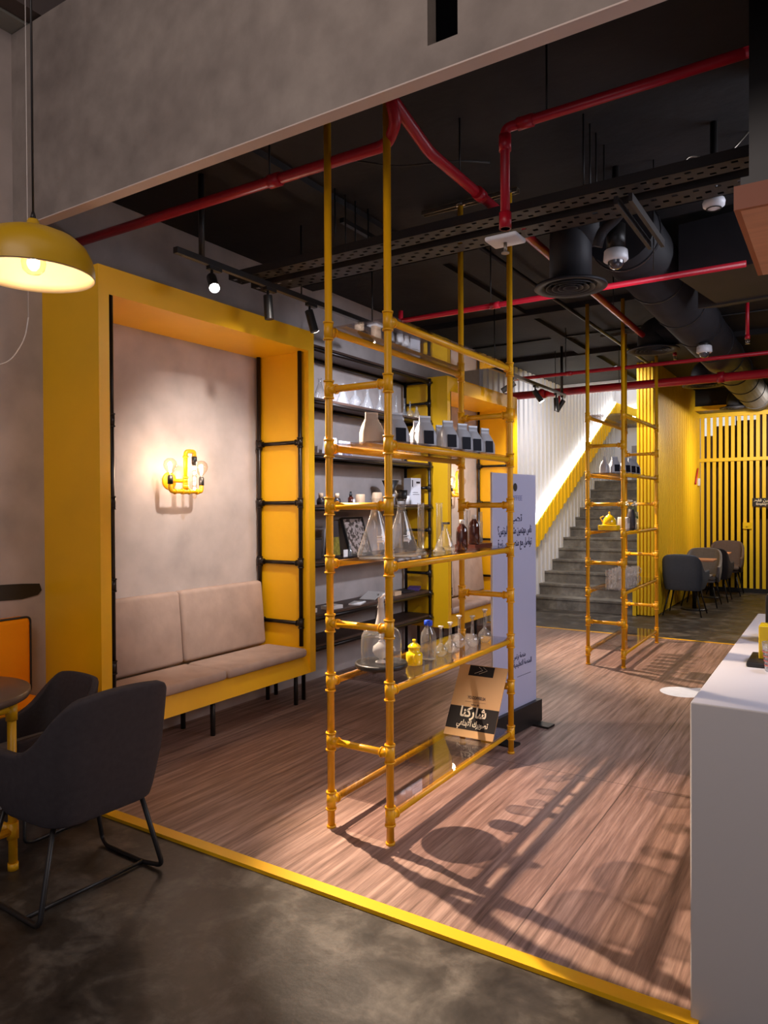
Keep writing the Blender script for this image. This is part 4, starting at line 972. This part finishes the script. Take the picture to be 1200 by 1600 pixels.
b = B(); box(b, -0.02, 0.008, -0.17, -0.155, 0, 0.36, MF); box(b, -0.02, 0.008, 0.155, 0.17, 0, 0.36, MF); box(b, -0.02, 0.008, -0.155, 0.155, 0, 0.015, MF); box(b, -0.02, 0.008, -0.155, 0.155, 0.345, 0.36, MF)
obj('frame', b, M_black, t)
mp = bpy.data.materials.new('speckled_print'); mp.use_nodes = True; nt = mp.node_tree
n = nt.nodes.new('ShaderNodeTexNoise'); n.inputs['Scale'].default_value = 28; n.inputs['Detail'].default_value = 5; tc = nt.nodes.new('ShaderNodeTexCoord'); nt.links.new(tc.outputs['Object'], n.inputs['Vector'])
r = nt.nodes.new('ShaderNodeValToRGB'); r.color_ramp.elements[0].position = 0.46; r.color_ramp.elements[0].color = srgb(60, 46, 42); r.color_ramp.elements[1].position = 0.54; r.color_ramp.elements[1].color = srgb(172, 156, 150)
nt.links.new(n.outputs[0], r.inputs[0]); nt.links.new(r.outputs[0], nt.nodes['Principled BSDF'].inputs['Base Color'])
obj('print', fbox(-0.012, 0.0, -0.155, 0.155, 0.015, 0.345), mp, t)
t = thing('glass_vial', 'tiny clear glass bottle in front of the dark pouch', 'bottle', (-3.68, 5.20, 1.091))
b = B(); lathe(b, [(0, 0), (0.022, 0), (0.024, 0.05), (0.009, 0.07), (0.009, 0.10), (0, 0.10)], (0, 0, 0), 18); obj('body', b, M_glass, t, True)
b = B(); lathe(b, [(0, 0.09), (0.010, 0.09), (0.013, 0.115), (0, 0.118)], (0, 0, 0), 12); obj('stopper', b, M_glass, t, True)
tag(obj('small_card', box(B(), -3.66, -3.655, 5.07, 5.13, 1.091, 1.16), M_paper), 'small white card standing at the front of the shelf by the dark pouch', 'card')
t = thing('dark_jar', 'dark square tin at the left end of the shelf with the framed print', 'tin', (-3.78, 4.80, 1.091)); obj('tin', softbox(B(), -0.05, 0.05, -0.06, 0.06, 0, 0.17, 0.008), M_darkcard, t, True); obj('lid', softbox(B(), -0.052, 0.052, -0.062, 0.062, 0.17, 0.185, 0.004), M_black, t, True)
t = thing('dark_jar', 'small dark tin at the right end of the shelf behind the cylinders', 'tin', (-3.78, 6.42, 1.091)); obj('tin', softbox(B(), -0.05, 0.05, -0.06, 0.06, 0, 0.10, 0.008), M_darkcard, t, True); obj('lid', softbox(B(), -0.03, 0.03, -0.03, 0.03, 0.10, 0.135, 0.004), M_black, t, True)
# papers on the low shelf
def paper(x, y, w, l, hgt, rot, m, label, lift=0.0):
    b = B(); box(b, -w/2, w/2, -l/2, l/2, 0, hgt)
    if lift:
        for v in b.verts:
            if v.co.y > 0: v.co.z += lift
    o = obj('paper_stack', b, m); o.location = (x, y, 0.656); o.rotation_euler = (0, 0, R(rot)); tag(o, label, 'paper', 'papers and cards on the low wall shelf')
paper(-3.74, 4.66, 0.10, 0.16, 0.035, 5, M_paper, 'pale paper stack at the left end of the low shelf')
paper(-3.72, 4.98, 0.10, 0.17, 0.030, -8, M_paper, 'pale paper stack just right of the left rack pole')
paper(-3.71, 5.35, 0.11, 0.20, 0.012, 20, M_paper, 'loose white sheets on the low shelf left of the bell jar handle')
paper(-3.80, 5.72, 0.16, 0.20, 0.006, 10, M_paper, 'white sheet with one raised corner behind the bell jar', 0.05)
paper(-3.70, 5.78, 0.07, 0.08, 0.055, 15, M_paper, 'small white box above the bell jar handle')
paper(-3.74, 6.04, 0.09, 0.12, 0.040, 0, M_palewood, 'small cream box right of the front pole on the low shelf')
paper(-3.80, 6.32, 0.14, 0.18, 0.015, -10, M_darkcard, 'flat dark booklet on the low shelf')
paper(-3.78, 6.50, 0.12, 0.12, 0.030, 20, M_purple, 'purple cards at the right end of the low shelf', 0.01)
# glassware on the top shelf
def smallflask(kind, y, label, x=-3.72, z=2.431, s=1.0):
    t = thing('glass_flask', label, 'flask', (x, y, z), 0, 'clear flasks on the high wall shelf')
    P = {'cone': [(0, 0.002), (0.045, 0.002), (0.048, 0.010), (0.012, 0.105), (0.011, 0.135), (0.014, 0.14), (0.011, 0.14)],
         'round': [(0, 0.002), (0.02, 0.002), (0.042, 0.025), (0.044, 0.045), (0.030, 0.070), (0.010, 0.085), (0.009, 0.165), (0.013, 0.17), (0.010, 0.17)],
         'tall': [(0, 0.002), (0.035, 0.002), (0.038, 0.01), (0.012, 0.07), (0.009, 0.085), (0.009, 0.185), (0.013, 0.19), (0.010, 0.19)]}[kind]
    b = B(); lathe(b, [(r*s, zz*s) for r, zz in P], (0, 0, 0), 24); obj('body', b, M_glass, t, True)
for kd, y, lb in (('cone', 4.83, 'conical flask nearest the near booth on the high shelf'), ('cone', 5.16, 'conical flask just right of the left rack pole on the high shelf'), ('round', 5.35, 'round bellied flask between two conical ones on the high shelf'),
                  ('cone', 5.55, 'conical flask right of the round one on the high shelf'), ('tall', 5.76, 'narrow tall flask left of the front pole on the high shelf'),
                  ('tall', 6.06, 'tall necked flask just right of the front pole on the high shelf'), ('tall', 6.22, 'tall necked flask, second right of the front pole'), ('round', 6.33, 'round necked flask, third right of the front pole'),
                  ('cone', 6.46, 'small conical flask near the right end of the high shelf'), ('cone', 6.57-0.0, 'small conical flask at the very right end of the high shelf')):
    smallflask(kd, y if y < 6.55 else 6.545, lb, s=1.35 if y < 6 else 1.0, x=-3.72 if y < 6.5 else -3.76)

# ------------------------------------------------------------------ far rack things
z = GZ[2]
t = thing('yellow_grinder', 'yellow kettle shaped pot on a square yellow base on the far rack', 'kettle', (-1.92, 7.10, z))
b = B(); softbox(b, -0.09, 0.09, -0.08, 0.08, 0, 0.05, 0.006); obj('base', b, M_yelglaze, t, True)
b = B(); lathe(b, [(0, 0.05), (0.062, 0.05), (0.066, 0.06), (0.060, 0.10), (0.040, 0.13), (0.030, 0.14), (0.012, 0.15), (0.008, 0.165), (0.012, 0.172), (0, 0.18)], (0, 0, 0), 26); obj('kettle', b, M_yelglaze, t, True)
b = B(); tube(b, rounded([(-0.055, -0.02, 0.075), (-0.085, -0.03, 0.12), (-0.05, -0.02, 0.135)], 0.02), 0.006, 8); obj('handle', b, M_yelglaze, t, True)
t = thing('white_canister', 'small white canister with wire clasp beside the yellow kettle', 'canister', (-1.86, 7.40, z)); b = B(); softbox(b, -0.05, 0.05, -0.05, 0.05, 0, 0.12, 0.01); obj('body', b, M_paper, t, True)
b = B(); tube(b, rounded([(0.052, -0.03, 0.06), (0.056, -0.03, 0.12), (0.056, 0.03, 0.12), (0.052, 0.03, 0.06)], 0.01), 0.003, 6); obj('clasp', b, M_darkcard, t, True)
t = thing('flower_vase', 'dark vase holding a few white flowers on the far rack', 'vase', (-1.84, 7.62, z)); b = B(); lathe(b, [(0, 0), (0.040, 0), (0.042, 0.02), (0.042, 0.14), (0.030, 0.17), (0.028, 0.20), (0.024, 0.20), (0, 0.19)], (0, 0, 0), 24); obj('vase', b, M_darkcard, t, True)
b = B()
for k in range(7):
    a = k*0.9; p = Vector((0.045*math.cos(a), 0.045*math.sin(a), 0.245+0.02*(k % 3))); lathe(b, [(0, -0.012), (0.018, -0.004), (0.020, 0.006), (0.008, 0.012), (0, 0.010)], p, 8)
obj('blossom', b, M_petal, t, True)
b = B()
for k in range(7):
    a = k*0.9; tube(b, [(0.01*math.cos(a), 0.01*math.sin(a), 0.17), (0.045*math.cos(a), 0.045*math.sin(a), 0.24+0.02*(k % 3))], 0.002, 5)
for k in range(4):
    a = 0.4+k*0.8; tube(b, [(0.02, 0.02, 0.2), (0.05*math.cos(a), 0.05+0.02*math.sin(a), 0.17), (0.055, 0.06, 0.10)], 0.004, 5)
obj('stem', b, M_leaf, t, True)
t = thing('glass_cylinder', 'clear glass cylinder vase at the right of the far rack flowers', 'vase', (-1.84, 7.80, z)); b = B(); lathe(b, [(0, 0), (0.034, 0), (0.034, 0.17)], (0, 0, 0), 24); obj('body', b, M_glass, t, True)
mug0 = None
zz = GZ[1]
k = 0
rowname = ('front', 'second', 'third', 'fourth', 'fifth', 'rear')
for j in range(6):
    for i in range(2):
        for l in range(2):
            x = -1.80-0.105*i; y = 7.05+0.115*j; zq = zz+l*0.0905
            lb = '%s clear mug in the %s row, %s side, of the far rack stack' % (('lower', 'upper')[l], rowname[j], ('right', 'left')[i])
            if mug0 is None:
                mug0 = thing('glass_mug', lb, 'mug', (x, y, zq), 0.3, 'clear glass mugs stacked on the far rack')
                b = B(); lathe(b, [(0, 0), (0.034, 0), (0.037, 0.006), (0.039, 0.090)], (0, 0, 0), 16); obj('body', b, M_mug, mug0, True)
                b = B(); tube(b, rounded([(0.036, 0, 0.072), (0.062, 0, 0.068), (0.060, 0, 0.025), (0.036, 0, 0.022)], 0.015), 0.0045, 8); obj('handle', b, M_mug, mug0, True)
            else: dup(mug0, (x, y, zq), 0.3+0.5*((j+i+l) % 3-1), lb)

# ------------------------------------------------------------------ chairs
def chair_builder(label, loc, rotz, shellm, seatm, group='upholstered armchairs', sled=True, hb=0.86):
    # front towards local +Y
    t = thing('armchair', label, 'chair', loc, rotz, group)
    W2, DB, DF = 0.285, -0.29, 0.25
    path = []                                    # plan outline from right arm front round the back to left arm front
    pts = rounded([(W2, DF, 0), (W2-0.03, DB, 0), (-W2+0.03, DB, 0), (-W2, DF, 0)], 0.13, 8)
    # resample evenly
    L = [0]
    for a, c in zip(pts, pts[1:]): L.append(L[-1]+(c-a).length)
    n = 48; P = []
    for i in range(n+1):
        s = L[-1]*i/n; k = max(j for j in range(len(L)) if L[j] <= s+1e-9); k = min(k, len(pts)-2)
        f = (s-L[k])/(L[k+1]-L[k]); P.append(pts[k].lerp(pts[k+1], f))
    def top(i):
        td = abs(i/n-0.5)*L[-1]
        f = min(1, max(0, (td-0.17)/0.36)); s = f*f*(3-2*f)
        return hb+(0.625-hb)*s-0.010*(td/0.17)**2*(td < 0.17)-0.010*(td >= 0.17)
    b = B(); rows = []
    NV = 10
    for i, p in enumerate(P):
        r = []
        zt = top(i); fr = max(0, (p.y-DB)/(DF-DB)); zb = 0.355-0.0*fr
        if p.y > 0.05: zb = 0.355+0.10*((p.y-0.05)/0.20)
        for j in range(NV+1):
            v = j/NV; zz = zb+(zt-zb)*v
            sc = 0.90+0.10*min(1, v*2.2)**0.7
            lean = -0.07*v**1.3 if p.y < DB+0.2 else -0.07*v**1.3*max(0, 1-(p.y-DB-0.2)/0.25)
            inset = 1.0-0.03*max(0, (zz-0.70)/0.15)
            r.append(b.verts.new((p.x*sc*inset, p.y*(sc if p.y < 0 else 1)+lean, zz)))
        rows.append(r)
    for A, C in zip(rows, rows[1:]):
        for j in range(NV):
            f = b.faces.new((A[j], A[j+1], C[j+1], C[j])); f.smooth = True
    o = obj('shell', b, shellm, t, True)
    m = o.modifiers.new('thick', 'SOLIDIFY'); m.thickness = 0.042; m.offset = 1 if False else -1; m.use_even_offset = True
    # make sure thickness goes to the inside
    me = o.data; c0 = me.polygons[len(me.polygons)//2]
    if c0.normal.y > 0: m.offset = 1
    m2 = o.modifiers.new('bev', 'BEVEL'); m2.width = 0.016; m2.segments = 3; m2.limit_method = 'ANGLE'; m2.angle_limit = R(50)
    b = B(); softbox(b, -W2*0.74, W2*0.74, DB*0.70, DF-0.03, 0.368, 0.415, 0.02); obj('underframe', b, shellm, t, True)
    b = B(); softbox(b, -W2+0.055, W2-0.055, DB+0.06, DF+0.02, 0.415, 0.475, 0.025, 4); obj('seat', b, seatm, t, True)
    for s in (-1, 1):
        b = B()
        if sled:
            tube(b, rounded([(s*0.19, -0.18, 0.368), (s*0.275, -0.22, 0.022), (s*0.265, -0.10, 0.010), (s*0.265, 0.16, 0.010), (s*0.275, 0.21, 0.03), (s*0.19, 0.16, 0.368)], 0.035, 6), 0.0105, 10)
            obj('sled_leg', b, M_black, t, True)
        else:
            b.free()
            for yy in (-1, 1): obj('leg', tube(B(), [(s*0.17, yy*0.16, 0.368), (s*0.25, yy*0.24, 0.0)], 0.013, 8, r_end=0.009), M_black, t, True)
    if sled:
        b = B(); tube(b, [(-0.265, -0.10, 0.012), (0.265, -0.10, 0.012)], 0.0085, 10); obj('stretcher', b, M_black, t, True)
    return t
ch = chair_builder('charcoal armchair on a black sled frame in the left foreground', (-2.685, 1.80, -0.012), R(88), M_chair, M_chair)
dup(ch, (-3.38, 2.04, -0.012), R(180), 'dark low armchair with grey seat behind the round table', None, 0.80, {'seat': M_chair2})
chf = chair_builder('slate armchair with its back to the camera near the yellow partition', (-1.87, 10.80, -0.012), R(0), M_chair3, M_chair3, sled=False)
dup(chf, (-1.82, 11.88, -0.012), R(180), 'light grey armchair facing the slate one across a small table', None, 1.0, {'shell': M_chair2, 'seat': M_chair2, 'underframe': M_chair2})
dup(chf, (-1.76, 12.60, -0.012), R(0), 'dark armchair with its back to the light grey one', None, 1.0, {'shell': M_chair, 'seat': M_chair, 'underframe': M_chair})
dup(chf, (-1.70, 13.55, -0.012), R(180), 'brown armchair nearest the slatted screen', None, 1.05, {'shell': M_chair4, 'seat': M_chair4, 'underframe': M_chair4})
for y, lb in ((11.37, 'small square cafe table between the slate and light grey armchairs'), (13.02, 'small square cafe table by the brown armchair at the far end')):
    t = thing('cafe_table', lb, 'table', (-1.84, y, -0.012), 0, 'small square cafe tables')
    obj('table_top', softbox(B(), -0.28, 0.28, -0.20, 0.20, 0.72, 0.745, 0.006), M_bulkwood, t, True)
    obj('pedestal', cone(B(), (0, 0, 0.02), (0, 0, 0.72), 0.03, seg=14), M_black, t, True)
    obj('foot', cone(B(), (0, 0, 0.0), (0, 0, 0.02), 0.19, 0.17, seg=24), M_black, t, True)

# round table with yellow pipe legs
tc_ = (-3.26, 1.56, -0.012)
t = thing('round_table', 'round grey brown table on yellow pipe legs at the left edge', 'table', tc_)
b = B(); lathe(b, [(0, 0.725), (0.345, 0.725), (0.352, 0.735), (0.350, 0.755), (0.345, 0.757), (0, 0.757)], (0, 0, 0), 56); obj('table_top', b, M_tabletop, t, True)
legs = []
for sx in (-1, 1):
    for sy in (-1, 1):
        x, y = 0.25*sx+0.06*(sx > 0)*0, 0.17*sy
        b = B(); cone(b, (x, y, 0.0), (x, y, 0.70), 0.0185, seg=14); cone(b, (x, y, 0.0), (x, y, 0.03), 0.022, seg=14)
        for z in (0.17, 0.68): cone(b, (x, y, z-0.035), (x, y, z+0.035), 0.024, seg=14)
        obj('leg', b, M_yelpipe, t, True)
b = B()
for z in (0.17, 0.695):
    for s in (-1, 1):
        cone(b, (-0.25, 0.17*s, z), (0.25, 0.17*s, z), 0.0175, seg=12); cone(b, (0.25*s, -0.17, z), (0.25*s, 0.17, z), 0.0175, seg=12)
obj('pipe_frame', b, M_yelpipe, t, True)
# orange cushion on the wall bench + black wall line
t = thing('orange_bench_back', 'orange cushion with black piping against the left wall', 'cushion', (-3.92, 1.9, 0.5))
b = B(); softbox(b, -3.965, -3.86, 1.55, 2.34, 0.50, 0.93, 0.03, 4); obj('body', b, M_orange, t)
b = B(); tube(b, rounded([(-3.872, 1.57, 0.50), (-3.872, 2.34, 0.50), (-3.872, 2.34, 0.93), (-3.872, 1.57, 0.93)], 0.03, 5, True), 0.006, 8, True); obj('piping', b, M_black, t)
t = thing('wall_bench', 'low orange seat pad on a bench behind the round table', 'bench', (-3.75, 1.6, 0))
obj('seat_pad', softbox(B(), -3.96, -3.62, 0.8, 2.34, 0.42, 0.495, 0.02, 3), M_orange, t)
obj('base', box(B(), -3.955, -3.66, 0.82, 2.32, -0.012, 0.42), M_plaster, t)
b = B()
n = 14; top = []; bot = []
for i in range(n):
    y = 0.9+(2.47-0.9)*i/(n-1); top.append((XW+0.001, y, 1.108+0.006*math.sin(i*1.3))); bot.append((XW+0.001, y, 1.020-0.004*math.sin(i*2.1)+0.0))
top[-1] = (XW+0.001, 2.455, 1.10); bot[-1] = (XW+0.001, 2.445, 1.035)
prism(b, bot+[(XW+0.001, 2.468, 1.06)]+top[::-1], (0.004, 0, 0))
tag(obj('painted_stroke', b, M_black), 'thick black brush stroke on the left wall above the orange cushion', 'wall art')

# pendant lamp
pc = (-2.70, 1.66, 2.465)
t = thing('pendant_lamp', 'yellow dome pendant lamp hanging at the left edge', 'pendant lamp', pc)
RO = 0.228
prof = [(RO, 0), (RO*0.995, 0.035), (RO*0.95, 0.075), (RO*0.86, 0.115), (RO*0.70, 0.148), (RO*0.48, 0.170), (RO*0.25, 0.180), (0.036, 0.184), (0.028, 0.190), (0.022, 0.215), (0.018, 0.222), (0, 0.222)]
b = B(); lathe(b, prof, pc, 64); obj('shade', b, mat('mustard_shade_paint', srgb(196, 152, 24), 0.35), t)
b = B(); lathe(b, [(RO-0.001, -0.001)]+[(max(r-0.004, 0.001), zz-0.004) for r, zz in prof[:8]]+[(0, 0.178)], pc, 64); obj('inner_shade', b, mat('cream_inner_paint', srgb(236, 214, 176), 0.5), t)
b = B(); lathe(b, [(0.020, 0.178), (0.020, 0.11), (0, 0.11)], pc, 20); obj('socket', b, M_white, t)
b = B(); lathe(b, [(0.013, 0.115), (0.022, 0.10), (0.040, 0.075), (0.046, 0.050), (0.040, 0.022), (0.022, 0.006), (0, 0.002)], pc, 28); g = obj('bulb', b, M_bulbglass, t)
b = B()
for k in range(4):
    a = k*PI/2; tube(b, [(pc[0]+0.012*math.cos(a), pc[1]+0.012*math.sin(a), pc[2]+0.03), (pc[0]+0.006*math.cos(a), pc[1]+0.006*math.sin(a), pc[2]+0.085)], 0.0035, 6)
o = obj('filament', b, M_filament, g); o.location = (0, 0, 0)
b = B(); cone(b, (pc[0], pc[1], pc[2]+0.22), (pc[0], pc[1], pc[2]+0.25), 0.013, 0.006, seg=12); cone(b, (pc[0], pc[1], pc[2]+0.24), (pc[0]-0.0, pc[1], 5.2), 0.0045, seg=8); obj('cord', b, M_black, t)
point((pc[0], pc[1], pc[2]+0.05), 5.5, 0.03, (1.0, 0.74, 0.50))
b = B(); tube(b, rounded([(-3.30, 2.0, 2.46), (-3.33, 2.0, 2.36), (-3.42, 1.98, 2.26), (-3.55, 1.95, 2.24)], 0.05), 0.003, 6); tube(b, [(-3.30, 2.0, 2.46), (-3.30, 2.0, 4.2)], 0.002, 5)
tag(obj('thin_wire', b, M_paper), 'thin pale wire curling below the pendant lamp', 'wire')

# ------------------------------------------------------------------ counter
b = B(); softbox(b, -0.385, 2.4, 2.30, 4.34, -0.012, 0.955, 0.006, 2)
tag(obj('service_counter', b, M_counter), 'white solid counter block at the right edge', 'counter')
t = thing('counter_machine', 'tall black device on the counter at the right edge', 'device', (-0.2, 3.5, 0.955))
obj('body', softbox(B(), -0.275, 0.02, 3.42, 3.60, 0.955, 1.16, 0.01), M_black, t)
obj('top_screen', softbox(B(), -0.262, 0.02, 3.44, 3.47, 1.16, 1.34, 0.006), M_black, t)
t = thing('yellow_grinder_box', 'yellow box with black tray on the counter', 'dispenser', (-0.2, 3.0, 0.955))
obj('body', softbox(B(), -0.262, -0.12, 2.985, 3.08, 0.972, 1.095, 0.004), M_yelglaze, t)
obj('tray', softbox(B(), -0.295, -0.08, 2.90, 3.12, 0.955, 0.972, 0.004), M_black, t)
t = thing('plastic_cup', 'clear plastic cup on the counter in front of the yellow box', 'cup', (-0.205, 2.865, 0.9555))
b = B(); lathe(b, [(0, 0.001), (0.026, 0.001), (0.036, 0.10), (0.037, 0.102), (0.035, 0.10), (0.025, 0.004), (0, 0.003)], (0, 0, 0), 24); obj('body', b, M_glass, t, True)
b = B()
for k in range(4): lathe(b, [(0.0285+k*0.002, 0.02+k*0.016), (0.0295+k*0.002, 0.024+k*0.016)], (0, 0, 0), 24)
obj('printed_bands', b, mat('red_band_print', srgb(190, 90, 80), 0.4), t, True)

# floor sticker
b = B()
for cx, cy, rr in ((0, 0, 0.17), (0.16, 0.07, 0.15)):
    vs = [b.verts.new((cx+rr*math.cos(a*PI/20), cy+rr*math.sin(a*PI/20), 0.0008+0.0004*(cx > 0))) for a in range(40)]
    b.faces.new(vs)
o = tag(obj('floor_sticker', b, M_sticker), 'white round sticker on the wood floor before the counter', 'sticker'); o.location = (-1.11, 6.27, 0.0)
